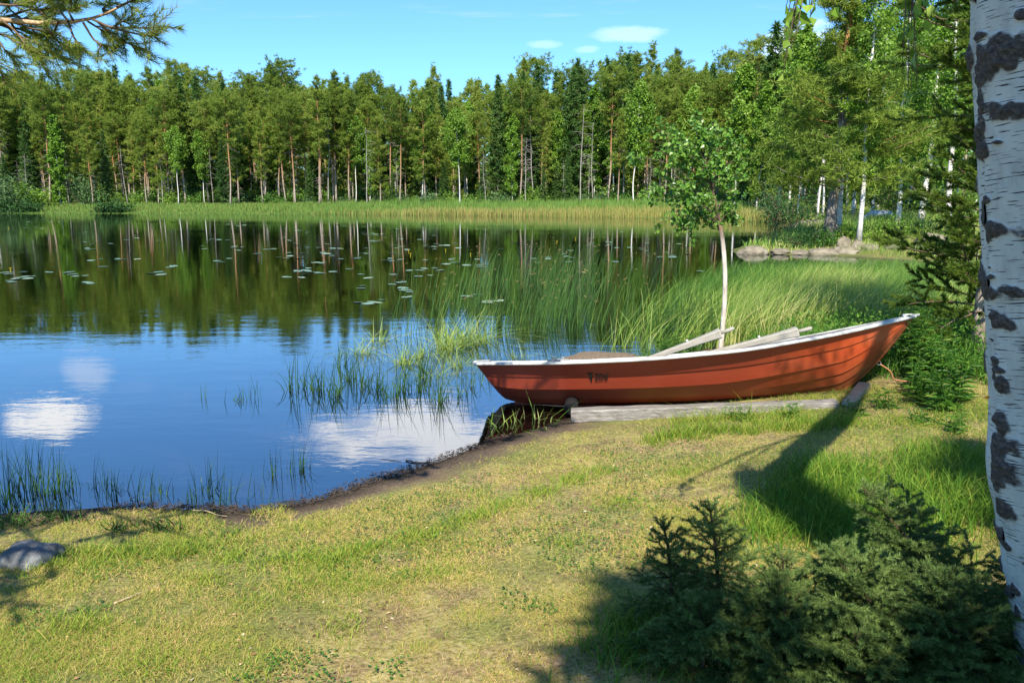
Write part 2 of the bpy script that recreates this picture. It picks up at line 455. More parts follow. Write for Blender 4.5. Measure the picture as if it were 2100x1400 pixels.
def hull_mat():
    m, t, out = new_mat('red_hull_paint')
    tcn = t.n('ShaderNodeTexCoord').outputs['Object']
    base = t.ramp(t.noise(t.mapping(tcn, (1, 1, 3)), 5, 5, 0.6), [(0.3, (0.50, 0.070, 0.020)), (0.7, (0.62, 0.105, 0.028))])
    scr = t.ramp(t.noise(t.mapping(tcn, (2, 2, 9)), 7, 6, 0.7), [(0.64, 0.0), (0.76, 0.6)])
    c = t.mix(scr, base, (0.55, 0.36, 0.24))
    chip = t.ramp(t.noise(t.mapping(tcn, (1, 1, 1.6)), 26, 5, 0.75), [(0.66, 0.0), (0.71, 0.7)])
    c = t.mix(chip, c, (0.20, 0.07, 0.04))
    fade = t.ramp(t.noise(t.mapping(tcn, (.7, .7, 2.5)), 2.2, 4, 0.6), [(0.45, 0.0), (0.7, 0.35)])
    c = t.mix(fade, c, (0.62, 0.20, 0.10))
    h = attr(t, 'tint').outputs['Fac']              # 0 at keel, 1 at sheer: bottom stained by peaty water
    stain = t.math('MULTIPLY', t.ramp(h, [(0.08, 1.0), (0.58, 0.0)]), t.ramp(t.noise(t.mapping(tcn, (1.2, 1.2, 5)), 4, 6, 0.65), [(0.25, 0.45), (0.7, 0.95)]))
    c = t.mix(stain, c, (0.13, 0.075, 0.028))
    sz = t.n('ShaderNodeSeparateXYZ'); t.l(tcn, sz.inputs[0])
    stern = t.ramp(t.math('MULTIPLY', sz.outputs[0], 0.25), [(0.05, 0.85), (0.60, 0.75), (0.92, 0.0)])  # aft colour darkened to stand in for shade on the hull side
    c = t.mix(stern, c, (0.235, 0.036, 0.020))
    p = t.n('ShaderNodeBsdfPrincipled'); p.inputs['Roughness'].default_value = 0.42; p.inputs['Specular IOR Level'].default_value = 0.4
    t.l(c, p.inputs['Base Color'])
    b = t.n('ShaderNodeBump'); b.inputs['Strength'].default_value = 0.15; b.inputs['Distance'].default_value = 0.01
    t.l(t.noise(tcn, 9, 5), b.inputs['Height']); t.l(b.outputs[0], p.inputs['Normal'])
    t.l(p.outputs[0], out.inputs[0]); return m


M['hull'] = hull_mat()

# ------------------------------------------------------------------ lake outline and terrain
LAKE = np.array([(-60, 4.2), (-20, 4.8), (-8, 5.0), (-3.39, 4.95), (-2.7, 5.05), (-2.1, 5.02), (-1.75, 4.98), (-1.34, 5.16), (-1.07, 5.5), (-0.75, 5.8), (-0.32, 6.28),
                 (-0.02, 6.62), (0.45, 7.12), (0.95, 7.62), (1.5, 8.6), (1.9, 9.8), (3.1, 11.0), (5.5, 12.3), (8.6, 14.4), (11, 17), (12.2, 20), (12, 23), (10.5, 25.2),
                 (8.6, 26.3), (7.5, 26.7), (7.8, 28.4), (10.5, 33), (13.5, 39), (15.5, 45), (16.7, 51), (13.5, 57), (6, 63), (-2, 67.5), (-15, 70.5), (-33, 73), (-60, 74), (-90, 60), (-90, 10)])


def lake_sd(x, y):
    """signed distance to the lake outline: negative in the water"""
    x = np.asarray(x, float).ravel(); y = np.asarray(y, float).ravel()
    best = np.full(x.shape, 1e9); inside = np.zeros(x.shape, bool)
    n = len(LAKE)
    for k in range(n):
        a = LAKE[k]; b = LAKE[(k + 1) % n]; e = b - a
        s = np.clip(((x - a[0]) * e[0] + (y - a[1]) * e[1]) / (e @ e), 0, 1)
        d = np.hypot(x - a[0] - s * e[0], y - a[1] - s * e[1]); best = np.minimum(best, d)
        cr = ((a[1] > y) != (b[1] > y)) & (x < (b[0] - a[0]) * (y - a[1]) / (b[1] - a[1] + 1e-12) + a[0])
        inside ^= cr
    return np.where(inside, -best, best)


def gz_sd(x, y):
    x = np.asarray(x, float).ravel(); y = np.asarray(y, float).ravel()
    sd = lake_sd(x, y)
    wob = (fbm(xy3(x, y), 0.9, 3) - 0.5) * np.where(y < 14, 0.30, 1.6)
    e = sd + wob * np.clip(np.abs(sd) * 2.5 + 0.25, 0, 1)
    far = np.clip((y - 40) / 20, 0, 1)
    up = 0.115 * np.minimum(e, 4.0) + np.clip(e - 4.0, 0, 1e9) * (0.02 + 0.035 * far)
    up = np.minimum(up, 0.62 + 2.6 * far)
    z = np.where(e > 0, up, np.maximum(e * 0.16, -1.6))
    z = z + np.where(y < 16, 0.03, 0.25) * (fbm(xy3(x, y, 3.3), 1.3, 4) - 0.5) * np.clip(e, 0, 1)
    z = z + np.where(y < 9, 0.012, 0) * (fbm(xy3(x, y, 9.1), 9.0, 3) - 0.5)
    return z, e


def gz(x, y):
    r = gz_sd(np.atleast_1d(x), np.atleast_1d(y))[0]
    return float(r[0]) if np.isscalar(x) else r


xs = np.unique(np.concatenate([np.linspace(-420, -40, 20), np.linspace(-40, -6, 50), np.linspace(-6, 8, 240), np.linspace(8, 40, 60), np.linspace(40, 420, 20)]))
ys = np.unique(np.concatenate([np.linspace(-200, -6, 16), np.linspace(-6, 2, 30), np.linspace(2, 12, 190), np.linspace(12, 30, 70), np.linspace(30, 130, 90), np.linspace(130, 700, 20)]))
GX, GY = np.meshgrid(xs, ys); gzv, gsd = gz_sd(GX, GY)
nx, ny = len(xs), len(ys)
i = np.arange(nx - 1)[None] + np.arange(ny - 1)[:, None] * nx
Q = np.stack([i, i + 1, i + nx + 1, i + nx], -1).reshape(-1, 4)


def ground_mat():
    m, t, out = new_mat('shore_ground')
    pos = t.n('ShaderNodeTexCoord').outputs['Object']
    d = attr(t, 'shore').outputs['Fac']              # distance from the waterline in metres
    n1 = t.noise(pos, 3.0, 6, 0.6); n2 = t.noise(pos, 40, 4, 0.7); n3 = t.noise(pos, 0.8, 4)
    dd = t.math('ADD', d, t.math('MULTIPLY', t.math('SUBTRACT', n1, 0.5), 0.5))
    soil = t.mix(t.ramp(t.noise(pos, 4.5, 5, 0.65), [(0.40, 0.0), (0.62, 1.0)]), t.ramp(n2, [(0.3, (0.14, 0.12, 0.035)), (0.5, (0.34, 0.28, 0.095)), (0.72, (0.50, 0.41, 0.20))]), t.ramp(n2, [(0.3, (0.09, 0.055, 0.028)), (0.5, (0.24, 0.16, 0.085)), (0.72, (0.42, 0.31, 0.18))]))
    green = t.ramp(n2, [(0.3, (0.05, 0.085, 0.015)), (0.7, (0.16, 0.21, 0.04))])
    grass = t.mix(t.ramp(n3, [(0.42, 0.0), (0.6, 0.7)]), soil, green)
    sand = t.ramp(t.noise(pos, 55, 5, 0.75), [(0.3, (0.045, 0.032, 0.022)), (0.5, (0.12, 0.085, 0.056)), (0.7, (0.24, 0.18, 0.125))])
    wet = t.mix(t.ramp(dd, [(0.02, 1.0), (0.26, 0.0)]), sand, (0.035, 0.026, 0.018))
    bed = t.mix(t.ramp(t.math('MULTIPLY', d, -0.5), [(0.03, 0.0), (0.6, 1.0)]), (0.12, 0.07, 0.024), (0.095, 0.062, 0.014))
    land = t.mix(t.ramp(dd, [(0.24, 0.0), (0.52, 1.0)]), wet, grass)
    far = attr(t, 'tint').outputs['Fac']
    land = t.mix(far, land, t.ramp(n3, [(0.35, (0.06, 0.075, 0.02)), (0.65, (0.14, 0.17, 0.04))]))
    c = t.mix(t.math('LESS_THAN', d, 0.0), land, bed)
    p = t.n('ShaderNodeBsdfPrincipled'); p.inputs['Roughness'].default_value = 0.95; p.inputs['Specular IOR Level'].default_value = 0.15
    t.l(c, p.inputs['Base Color'])
    b = t.n('ShaderNodeBump'); b.inputs['Strength'].default_value = 0.8; b.inputs['Distance'].default_value = 0.02
    t.l(t.noise(pos, 28, 6, 0.7), b.inputs['Height']); t.l(b.outputs[0], p.inputs['Normal'])
    t.l(p.outputs[0], out.inputs[0]); return m


ground = mesh_obj('ground', np.stack([GX.ravel(), GY.ravel(), gzv], 1), None, Q, ground_mat(), None, np.clip((GY.ravel() - 20) / 10, 0, 1), True, {'shore': gsd})
tag(ground, 'grassy lakeside ground sloping down to the water', 'ground', kind='structure')


def water_mat():
    m, t, out = new_mat('lake_water')
    pos = t.n('ShaderNodeTexCoord').outputs['Object']
    n1 = t.noise(t.mapping(pos, (0.55, 1.7, 1)), 2.2, 3, 0.5)
    n2 = t.noise(t.mapping(pos, (1.0, 2.2, 1), (0, 0, 0.35)), 9.0, 2, 0.5)
    patch = t.ramp(t.noise(t.mapping(pos, (0.25, 0.8, 1)), 0.45, 3), [(0.40, 0.25), (0.62, 1.0)])
    h = t.math('MULTIPLY', t.math('ADD', n1, t.math('MULTIPLY', n2, 0.22)), patch)
    b = t.n('ShaderNodeBump'); b.inputs['Strength'].default_value = 0.035; b.inputs['Distance'].default_value = 0.10
    t.l(h, b.inputs['Height'])
    g = t.n('ShaderNodeBsdfGlossy'); g.inputs['Roughness'].default_value = 0.015; g.inputs[0].default_value = (0.94, 0.97, 1.0, 1)
    t.l(b.outputs[0], g.inputs['Normal'])
    tr = t.n('ShaderNodeBsdfTransparent'); tr.inputs[0].default_value = (0.62, 0.48, 0.22, 1)
    fr = t.n('ShaderNodeFresnel'); fr.inputs[0].default_value = 1.6; t.l(b.outputs[0], fr.inputs[1])
    mx = t.n('ShaderNodeMixShader'); t.l(t.math('ADD', t.math('MULTIPLY', fr.outputs[0], 0.72), 0.28), mx.inputs[0]); t.l(tr.outputs[0], mx.inputs[1]); t.l(g.outputs[0], mx.inputs[2])
    t.l(mx.outputs[0], out.inputs[0]); return m


ws = np.array([(-125, 3.2, 0), (22, 3.2, 0), (22, 80, 0), (-125, 80, 0)], float)
water = mesh_obj('lake_water', ws, None, np.array([[0, 1, 2, 3]]), water_mat())
tag(water, 'calm dark lake mirroring forest, blue sky and clouds', 'water', kind='structure')

# ------------------------------------------------------------------ rowing boat
BL = 4.10
BT = [0, .15, .3, .45, .6, .75, .87, .95, 1]; BB = [.47, .61, .71, .74, .71, .575, .355, .16, .012]
ZT = [0, .2, .4, .6, .8, 1]; ZS = [.42, .42, .45, .52, .655, .825]


def smooth_curve(t_, a, b):
    tt = np.linspace(0, 1, 201); v = np.interp(tt, a, b); k = np.ones(25) / 25
    vp = np.r_[2 * v[0] - v[12:0:-1], v, 2 * v[-1] - v[-2:-14:-1]]
    return np.interp(t_, tt, np.convolve(vp, k, 'valid'))


def keel_z(t_):
    t_ = np.asarray(t_, float)
    return .11 * np.clip((t_ - .3) / .52, 0, 1) ** 2 + np.where(t_ > .82, .74 * np.clip((t_ - .82) / .18, 0, 1) ** 1.45, 0) + .06 * np.clip(1 - t_ / .12, 0, 1) ** 2


PS = np.array([0, .2, .4, .6, .8, 1.0])
PY = np.array([0.03, .19, .40, .624, .785, 1.0]); PZ = np.array([0, .0745, .202, .415, .702, 1.0])


def hull_pt(t_, s, off=0.0, side=-1):
    """point on the hull skin; t along the boat, s from keel (0) to sheer (1); off = outward offset"""
    t_ = np.asarray(t_, float); s = np.asarray(s, float)
    def f(t2, s2):
        b = smooth_curve(t2, BT, BB); zs = smooth_curve(t2, ZT, ZS); zk = keel_z(t2)
        bow = np.clip((t2 - .55) / .45, 0, 1)
        py = np.interp(s2, PS, PY); pz = np.interp(s2, PS, PZ)
        py = py * (1 - bow) + bow * (0.03 + 0.97 * s2 ** 1.05); pz = pz * (1 - bow) + bow * s2
        z = zk + (zs - zk) * pz
        x = BL * t2 + .22 * (1 - pz) * np.clip(1 - t2 / .35, 0, 1) ** 1.5
        return np.stack([x, side * np.maximum(b * py, .012), z], -1)
    P = f(t_, s)
    if np.any(np.asarray(off) != 0):
        e = 1e-3
        du = f(np.clip(t_ + e, 0, 1), s) - f(np.clip(t_ - e, 0, 1), s); dv = f(t_, np.clip(s + e, 0, 1)) - f(t_, np.clip(s - e, 0, 1))
        nn = nrm(np.cross(du, dv)) * (1 if side < 0 else -1)
        P = P + nn * np.asarray(off)[..., None]
    return P


def grid_faces(n, m, flip=False):
    i = np.arange(n - 1)[:, None] * m + np.arange(m - 1)[None]
    q = np.stack([i, i + 1, i + m + 1, i + m], -1).reshape(-1, 4)
    return q[:, ::-1] if flip else q


BH, BTR, BHE = math.radians(-7.26), math.radians(2.1), math.radians(-11.5)
boat = thing('rowing_boat', 'orange red clinker rowing boat with white rim pulled up on timber rails', 'boat', (-0.2815, 7.7418, -0.024))
from mathutils import Matrix, Vector, Euler
RB = Matrix.Rotation(BH, 3, 'Z') @ Matrix.Rotation(-BTR, 3, 'Y') @ Matrix.Rotation(BHE, 3, 'X')
boat.rotation_euler = RB.to_euler()
BMAT = Matrix.Translation(boat.location) @ RB.to_4x4()

ha = Acc(); ia = Acc()
tt = np.linspace(0, 1, 90); NS = 5
for side in (-1, 1):
    for k in range(NS):
        s0, s1 = k / NS, (k + 1) / NS
        ss = np.linspace(s0, s1, 5)
        lap = np.linspace(0.009 if k else 0.0, 0.0, 5)
        T_, S_ = np.meshgrid(tt, ss, indexing='ij')
        fade = np.clip((1 - T_) / 0.03, 0, 1) * np.clip(T_ / 0.02 + .3, 0, 1)
        P = hull_pt(T_, S_, lap[None] * fade, side).reshape(-1, 3)
        ha.add(P, None, grid_faces(90, 5, side > 0), S_.ravel())
        if k:
            lipo = hull_pt(tt, np.full(90, s0), 0.009 * fade[:, 0], side); lipi = hull_pt(tt, np.full(90, s0), np.zeros(90) - 0.002, side)
            ha.add(np.stack([lipi, lipo], 1).reshape(-1, 3), None, grid_faces(90, 2, side > 0), s0)
    T_, S_ = np.meshgrid(tt[:-1], np.linspace(0, 1, 14), indexing='ij')
    P = hull_pt(T_, S_, np.full(T_.shape, -0.012), side).reshape(-1, 3)
    ia.add(P, None, grid_faces(89, 14, side < 0), 0.5)
# keel plank and stem
kt = np.linspace(0.03, 1, 80); kp = hull_pt(kt, np.zeros(80)); kp[:, 1] = 0
tang = nrm(np.gradient(kp, axis=0)); dn = np.stack([tang[:, 2], 0 * kt, -tang[:, 0]], 1)
kw = 0.016; kd = np.where(kt < .82, 0.045, 0.02)[:, None]
rows = np.stack([kp + [0, -kw, 0], kp + dn * kd + [0, -kw * .6, 0], kp + dn * kd + [0, kw * .6, 0], kp + [0, kw, 0]], 1).reshape(-1, 3)
ha.add(rows, None, grid_faces(80, 4), 0.15)
# transom
sv = np.linspace(0, 1, 12); a = hull_pt(np.zeros(12), sv, 0, -1); b_ = hull_pt(np.zeros(12), sv, 0, 1)
tv = np.stack([a, b_], 1).reshape(-1, 3); ha.add(tv, None, grid_faces(12, 2, True), np.repeat(sv, 2))
ia.add(tv + [0.025, 0, 0], None, grid_faces(12, 2), 0.5)
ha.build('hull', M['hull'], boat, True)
ia.build('inner_skin', M['inside'], boat, True)
# gunwale: a rolled white rim along both sheers and across the stern
ga = Acc()
prof = np.array([(-0.010, -0.018), (0.030, -0.017), (0.037, -0.008), (0.035, 0.003), (0.022, 0.012), (-0.02, 0.014), (-0.055, 0.011), (-0.058, 0.0), (-0.012, -0.004)])
for side in (-1, 1):
    P = hull_pt(tt, np.ones(90), 0, side); tg = nrm(np.gradient(P, axis=0)); outw = nrm(np.cross(tg, [0, 0, 1.0]) * (1 if side < 0 else -1)); upv = nrm(np.cross(outw, tg) * (1 if side < 0 else -1))
    upv = np.where(upv[:, 2:] < 0, -upv, upv)
    squeeze = np.clip((1 - tt) / 0.12, 0.25, 1)
    ring = P[:, None] + outw[:, None] * (prof[None, :, :1] * np.where(prof[None, :, :1] < 0, squeeze[:, None, None], np.maximum(squeeze, .6)[:, None, None])) + upv[:, None] * prof[None, :, 1:]
    ring = np.concatenate([ring, ring[:, :1]], 1)
    ga.add(ring.reshape(-1, 3), None, grid_faces(90, 10, side < 0), 0.5)
pa, pb = hull_pt(np.array([0.0]), np.array([1.0]))[0], hull_pt(np.array([0.0]), np.array([1.0]), 0, 1)[0]
add_tube(ga, [pa + [0, 0.02, 0], pa + [-.012, .05, .004], pb + [-.012, -.05, .004], pb + [0, -0.02, 0]], [.02, .026, .026, .02], 8)
tip = hull_pt(np.array([1.0]), np.array([1.0]))[0]; tip[1] = 0
add_tube(ga, [tip + [-.10, 0, -.005], tip + [0.0, 0, 0.004], tip + [0.05, 0, .012]], [.026, .020, .008], 8)
ga.build('gunwale', M['white_rail'], boat, True)


def box(acc, c, sx_, sy_, sz_, R=None, tint=0.5, bev=0.0, jitter=0.0):
    """box with chamfered long edges"""
    bx = bev or min(sx_, sy_, sz_) * 0.06
    h = np.array([sx_, sy_, sz_]) / 2
    b2 = bmesh_box(h, bx)
    V = b2[0].copy()
    if jitter: V = V + (fbm(V * 1.0 + c, 6.0, 2) - 0.5)[:, None] * jitter
    if R is not None: V = V @ np.array(R).T
    acc.add(V + np.asarray(c), b2[1], b2[2], tint)


def bmesh_box(h, b):
    import bmesh
    bm = bmesh.new(); bmesh.ops.create_cube(bm, size=1)
    for v in bm.verts: v.co = Vector((v.co.x * 2 * h[0], v.co.y * 2 * h[1], v.co.z * 2 * h[2]))
    bmesh.ops.bevel(bm, geom=bm.edges[:], offset=b, segments=2, affect='EDGES', profile=0.6)
    bmesh.ops.triangulate(bm, faces=[f for f in bm.faces if len(f.verts) > 4])
    V = np.array([v.co[:] for v in bm.verts]); bm.verts.index_update()
    T = [[v.index for v in f.verts] for f in bm.faces if len(f.verts) == 3]; Q_ = [[v.index for v in f.verts] for f in bm.faces if len(f.verts) == 4]
    bm.free(); return V, T, Q_


for tb in (0.24, 0.56):
    th = Acc(); bw = float(smooth_curve(tb, BT, BB)); box(th, (BL * tb, 0, 0.30 + 0.04 * tb), 0.26, 1.30 * bw, 0.03)
    th.build('thwart', M['oar_wood'], boat)
th = Acc(); box(th, (BL * 0.055 + .06, 0, 0.30), 0.30, 0.56, 0.03); th.build('stern_seat', M['inside'], boat)
for side in (-1, 1):
    oa = Acc(); P = hull_pt(np.array([0.185]), np.array([1.0]), 0, side)[0]
    box(oa, P + [0, -side * .008, .022], 0.12, 0.036, 0.014)
    add_tube(oa, [P + [0, -side * .008, .02], P + [0.0, -side * .008, .048]], .011, 8)
    add_tube(oa, P + np.array([[-.016, -side * .008, .052], [-.012, -side * .008, .044], [0, -side * .008, .040], [.012, -side * .008, .044], [.016, -side * .008, .052]]), .007, 6)
    oa.build('oarlock', M['metal'], boat, True)
# bow eye
ra = Acc(); e0 = kp[72] + dn[72] * 0.02
th_ = np.linspace(0, 2 * np.pi, 14); add_tube(ra, np.stack([e0[0] + .018 + .018 * np.cos(th_), 0 * th_, e0[2] + .018 * np.sin(th_)], 1), .004, 6)
ra.build('bow_eye', M['metal'], boat, True)
# faded black lettering on the near side, wrapped on the planking
cu = bpy.data.curves.new('lettering', 'FONT'); cu.body = 'ZONI'; cu.size = 0.048; cu.shear = 0.35; cu.space_character = 1.05; cu.offset = 0.0012
to = bpy.data.objects.new('text_source', cu); C.objects.link(to)
dg = bpy.context.evaluated_depsgraph_get(); tme = to.evaluated_get(dg).to_mesh()
TV = np.array([v.co[:] for v in tme.vertices]); TF = [list(p.vertices) for p in tme.polygons]
to.evaluated_get(dg).to_mesh_clear(); bpy.data.objects.remove(to); bpy.data.curves.remove(cu)
tris = []
for f_ in TF:
    for k in range(1, len(f_) - 1): tris.append((f_[0], f_[k], f_[k + 1]))
n0 = len(TV)
emb = np.array([(-.062, .044, 0), (-.028, .038, 0), (-.010, .044, 0), (-.032, -.012, 0), (-.042, .016, 0)])
TV = np.vstack([TV, emb]); tris += [(n0, n0 + 4, n0 + 1), (n0 + 1, n0 + 4, n0 + 3), (n0 + 1, n0 + 3, n0 + 2)]
LT = 0.272 + TV[:, 0] / BL; LS = 0.735 + TV[:, 1] / 0.34
mesh_obj('lettering', hull_pt(LT, LS, np.full(len(LT), 0.0135)), np.array(tris)[:, ::-1], None, M['lettering'], boat)

# oars lying in the boat, handles up towards the bow
def make_oar(label, grip, look):
    """grip = world point of the handle end, look = world point further down the loom"""
    o = thing('oar', label, 'oar', tuple(look), 'pair of grey wooden oars in the boat')
    d = nrm(np.asarray(grip) - np.asarray(look)); L = float(np.linalg.norm(np.asarray(grip) - np.asarray(look)))
    q = Vector(d).to_track_quat('X', 'Z'); o.rotation_euler = q.to_euler()
    a = Acc()                       # squared loom that swells towards the handle, then stops short
    xs_ = np.array([-0.55, 0, .25 * L, .55 * L, .80 * L, L - .10, L - .085]); wd = np.array([.022, .024, .030, .040, .056, .066, .060]); ht = np.array([.022, .024, .027, .032, .038, .044, .040])
    ring = []
    for x_, w_, h_ in zip(xs_, wd, ht):
        c_ = 0.28
        ring.append([(x_, w_ * s1_, h_ * s2_) for s1_, s2_ in ((-1, -1 + c_), (-1 + c_, -1), (1 - c_, -1), (1, -1 + c_), (1, 1 - c_), (1 - c_, 1), (-1 + c_, 1), (-1, 1 - c_), (-1, -1 + c_))])
    ring = np.array(ring); a.add(ring.reshape(-1, 3), None, grid_faces(len(xs_), 9))
    k0 = (len(xs_) - 1) * 9; V = ring[-1][:8]; a.add(np.vstack([V, V.mean(0)]), [(k, (k + 1) % 8, 8) for k in range(8)])
    a.build('loom', M['oar_wood'], o)
    a = Acc(); add_tube(a, [(L - .10, 0, 0), (L - .02, 0, 0), (L + .03, 0, 0), (L + .045, 0, 0)], [.017, .018, .019, .013], 10); a.build('handle', M['oar_wood'], o, True)
    a = Acc(); add_tube(a, [(-0.55, 0, 0), (-0.7, 0, 0)], .022, 8); box(a, (-.95, 0, 0), .5, .11, .016); a.build('blade', M['oar_wood'], o)
    a = Acc(); add_tube(a, [(.42 * L, 0, .026), (.42 * L, 0, .05)], .012, 8); a.build('oar_pin', M['white_rail'], o, True)
    return o


make_oar('grey wooden oar with its handle pointing at the young birch trunk', un(1496, 676, 7.35), un(1352, 728, 7.45))
make_oar('grey wooden oar nearer the bow, just its handle end above the rim', un(1655, 675, 7.25), un(1490, 716, 7.35))

# mooring line from the bow eye into the weeds
wb = BMAT @ Vector(e0 + np.array([.03, 0, -.012]))
ra = Acc(); p0 = np.array(wb); p1 = np.array([p0[0] + .33, p0[1] - .05, gz(p0[0] + .33, p0[1] - .05) + .02])
s_ = np.linspace(0, 1, 24)[:, None]; path = p0 * (1 - s_) + p1 * s_; path[:, 2] -= (0.10 * np.sin(s_ * np.pi))[:, 0] * .6; path[:, 0] += .03 * np.sin(s_[:, 0] * 9)
add_tube(ra, path, .007, 6); tag(ra.build('mooring_rope', M['rope'], None, True), 'thin rusty mooring rope hanging from the bow into weeds', 'rope')

# slipway: two weathered rails, a cross beam and a roller
slip = thing('boat_slipway', 'weathered timber boat rails with a cross beam under the rowing boat', 'slipway', (2.8, 6.7, 0.1))
SL = np.array(slip.location)


def rail(p, q, w_, h_, mat, name, jit=0.012):
    p = np.array(p); q = np.array(q); d = nrm(q - p); L = np.linalg.norm(q - p)
    s_ = nrm(np.cross([0, 0, 1.0], d)); up = np.cross(d, s_)
    a = Acc(); n = 26; prof_ = np.array([(-1, -.8), (-.85, -1), (.85, -1), (1, -.8), (1, .8), (.85, 1), (-.85, 1), (-1, .8), (-1, -.8)])
    ring = []
    for k in range(n):
        c_ = p + d * L * k / (n - 1)
        for (u_, v_) in prof_:
            ring.append(c_ + s_ * u_ * w_ / 2 + up * v_ * h_ / 2)
    ring = np.array(ring); ring += (fbm(ring, 5.0, 3) - 0.5)[:, None] * jit * (s_ + up)
    a.add(ring - SL, None, grid_faces(n, 9))
    for e_, fl in ((ring[:8], False), (ring[-9:-1], True)):
        idx = [(k, (k + 1) % 8, 8) for k in range(8)]
        a.add(np.vstack([e_, e_.mean(0)]) - SL, [i_[::-1] for i_ in idx] if fl else idx)
    return a.build(name, mat, slip)


R0 = un(1172, 851, z=0.075); R1 = un(1716, 834, z=0.235)
rail(R0, R1, .13, .115, M['weathered'], 'rail')
off = np.array([.10, .80, 0.0]); R1b = R1 + off + [.12, 0, 0]
rail(R0 + off, R1b, .13, .13, M['weathered'], 'rail')
dcb = nrm(R1b - R1); rail(R1 + np.array([.085, -.03, .0]), R1 + np.array([.46, .52, .035]), .11, .12, M['beam_wood'], 'cross_beam')
ro = Acc(); rc = un(1168, 828, 7.35); add_tube(ro, [rc + [0, -.16, 0], rc + [0, -.155, 0], rc + [.08, .5, 0]], [.06, .065, .065], 16)
ro.build('roller', M['black_rubber'], slip, True).location = -SL
for k, px in enumerate((1345, 1450)):
    wd = Acc(); c_ = un(px, 838 - k * 4, 7.05) + np.array([0, 0, 0.0]); box(wd, c_ - SL, .17, .05, .035, Matrix.Rotation(-.2, 3, 'Z'), .5, .008)
    wd.build('wedge', M['beam_wood'], slip)

# ------------------------------------------------------------------ tree builders
def trunk_path(r, H, wob, n=12, lean=(0, 0)):
    s_ = np.linspace(0, 1, n); p = np.zeros((n, 3)); p[:, 2] = s_ * H
    ph = r.random(4) * 6
    p[:, 0] = wob * (np.sin(s_ * 5 + ph[0]) - math.sin(ph[0])) * .5 + lean[0] * s_ ** 1.5 + wob * .3 * (np.sin(s_ * 13 + ph[2]) - math.sin(ph[2]))
    p[:, 1] = wob * (np.sin(s_ * 4 + ph[1]) - math.sin(ph[1])) * .5 + lean[1] * s_ ** 1.5
    return s_, p


def at_path(s_, p, x):
    return np.array([np.interp(x, s_, p[:, k]) for k in range(3)])


def limb(acc, a, d, L, r0, r, droop=0.0, n=5, tint=0.5, sides=4):
    """bent branch; returns its points"""
    d = nrm(d); pts = [np.array(a, float)]
    for k in range(n - 1):
        d = nrm(d + r.normal(size=3) * 0.13 + np.array([0, 0, -droop / n])); pts.append(pts[-1] + d * L / (n - 1))
    pts = np.array(pts); add_tube(acc, pts, np.linspace(r0, r0 * .25, n), sides, tint, cap=False); return pts


def tuft_cloud(acc, Cn, size, m, width, r, tint, upbias=0.35):
    """every centre gets m needle sprays fanning outwards and upwards"""
    Cn = np.asarray(Cn); n = len(Cn)
    D = r.normal(size=(n * m, 3)); D[:, 2] = D[:, 2] * .8 + upbias; D = nrm(D)
    P = np.repeat(Cn, m, 0) + D * np.repeat(np.broadcast_to(size, (n,)), m)[:, None] * .12
    tt_ = np.repeat(np.broadcast_to(tint, (n,)), m) + r.normal(size=n * m) * .10
    spikes(acc, P, D, np.repeat(np.broadcast_to(size, (n,)), m) * r.uniform(.6, 1.15, n * m), width, np.clip(tt_, 0, 1))


def build_pine(seed, H, crown=0.5, spread=0.15, bark='pine_bark', thin=1.0, r0=None, nb=34, tufts=9, m=9, ts=0.34, tw=0.085, dead=14, label='', name='pine_tree', base_tint=0.5, prof=None):
    r = np.random.default_rng(seed); root = thing(name, label, 'tree')
    tr = Acc(); s_, p = trunk_path(r, H, H * .012, 14); r0 = r0 or H * .0105
    rad = r0 * (1 - s_ * .82) * (1 + .35 * np.exp(-s_ * 30))
    add_tube(tr, p, rad, 8, s_)
    cr = Acc(); z0 = 1 - crown
    prof = prof or (lambda v: (0.35 + 1.15 * v) * (1 - v) ** .55 * 1.25)
    for k in range(nb):
        v = ((k + r.random()) / nb) ** .9; h = z0 + crown * v * .985
        az = k * 2.4 + r.normal() * .5; L = max(H * spread * prof(v) * r.uniform(.65, 1.2), .25)
        el = -0.05 + .75 * v + r.normal() * .12
        d = np.array([math.cos(az) * math.cos(el), math.sin(az) * math.cos(el), math.sin(el)])
        pts = limb(tr, at_path(s_, p, h), d, L, max(r0 * .28 * thin * (1 - v * .7), .010), r, -.25, 5, min(1, h + .2))
        nt = max(4, int(tufts * (L / (H * spread)) + 2))
        f_ = r.uniform(.35, 1.04, nt); c_ = np.array([np.array([np.interp(x, np.linspace(0, 1, 5), pts[:, q]) for q in range(3)]) for x in f_])
        c_ += r.normal(size=c_.shape) * np.array([.16, .16, .09]) * L * .9
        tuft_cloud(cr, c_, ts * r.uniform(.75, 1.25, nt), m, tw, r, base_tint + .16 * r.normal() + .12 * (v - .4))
    tuft_cloud(cr, p[-1] + r.normal(size=(8, 3)) * [.18, .18, .25], ts, m, tw, r, base_tint + .1)
    for k in range(dead):
        h = z0 * r.uniform(.25, 1.05); az = r.random() * 6.3; el = r.normal() * .2 - .1
        limb(tr, at_path(s_, p, h), [math.cos(az), math.sin(az), el], H * spread * r.uniform(.2, .6), .02, r, .5, 4, .12, 3)
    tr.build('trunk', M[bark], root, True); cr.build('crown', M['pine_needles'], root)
    return root


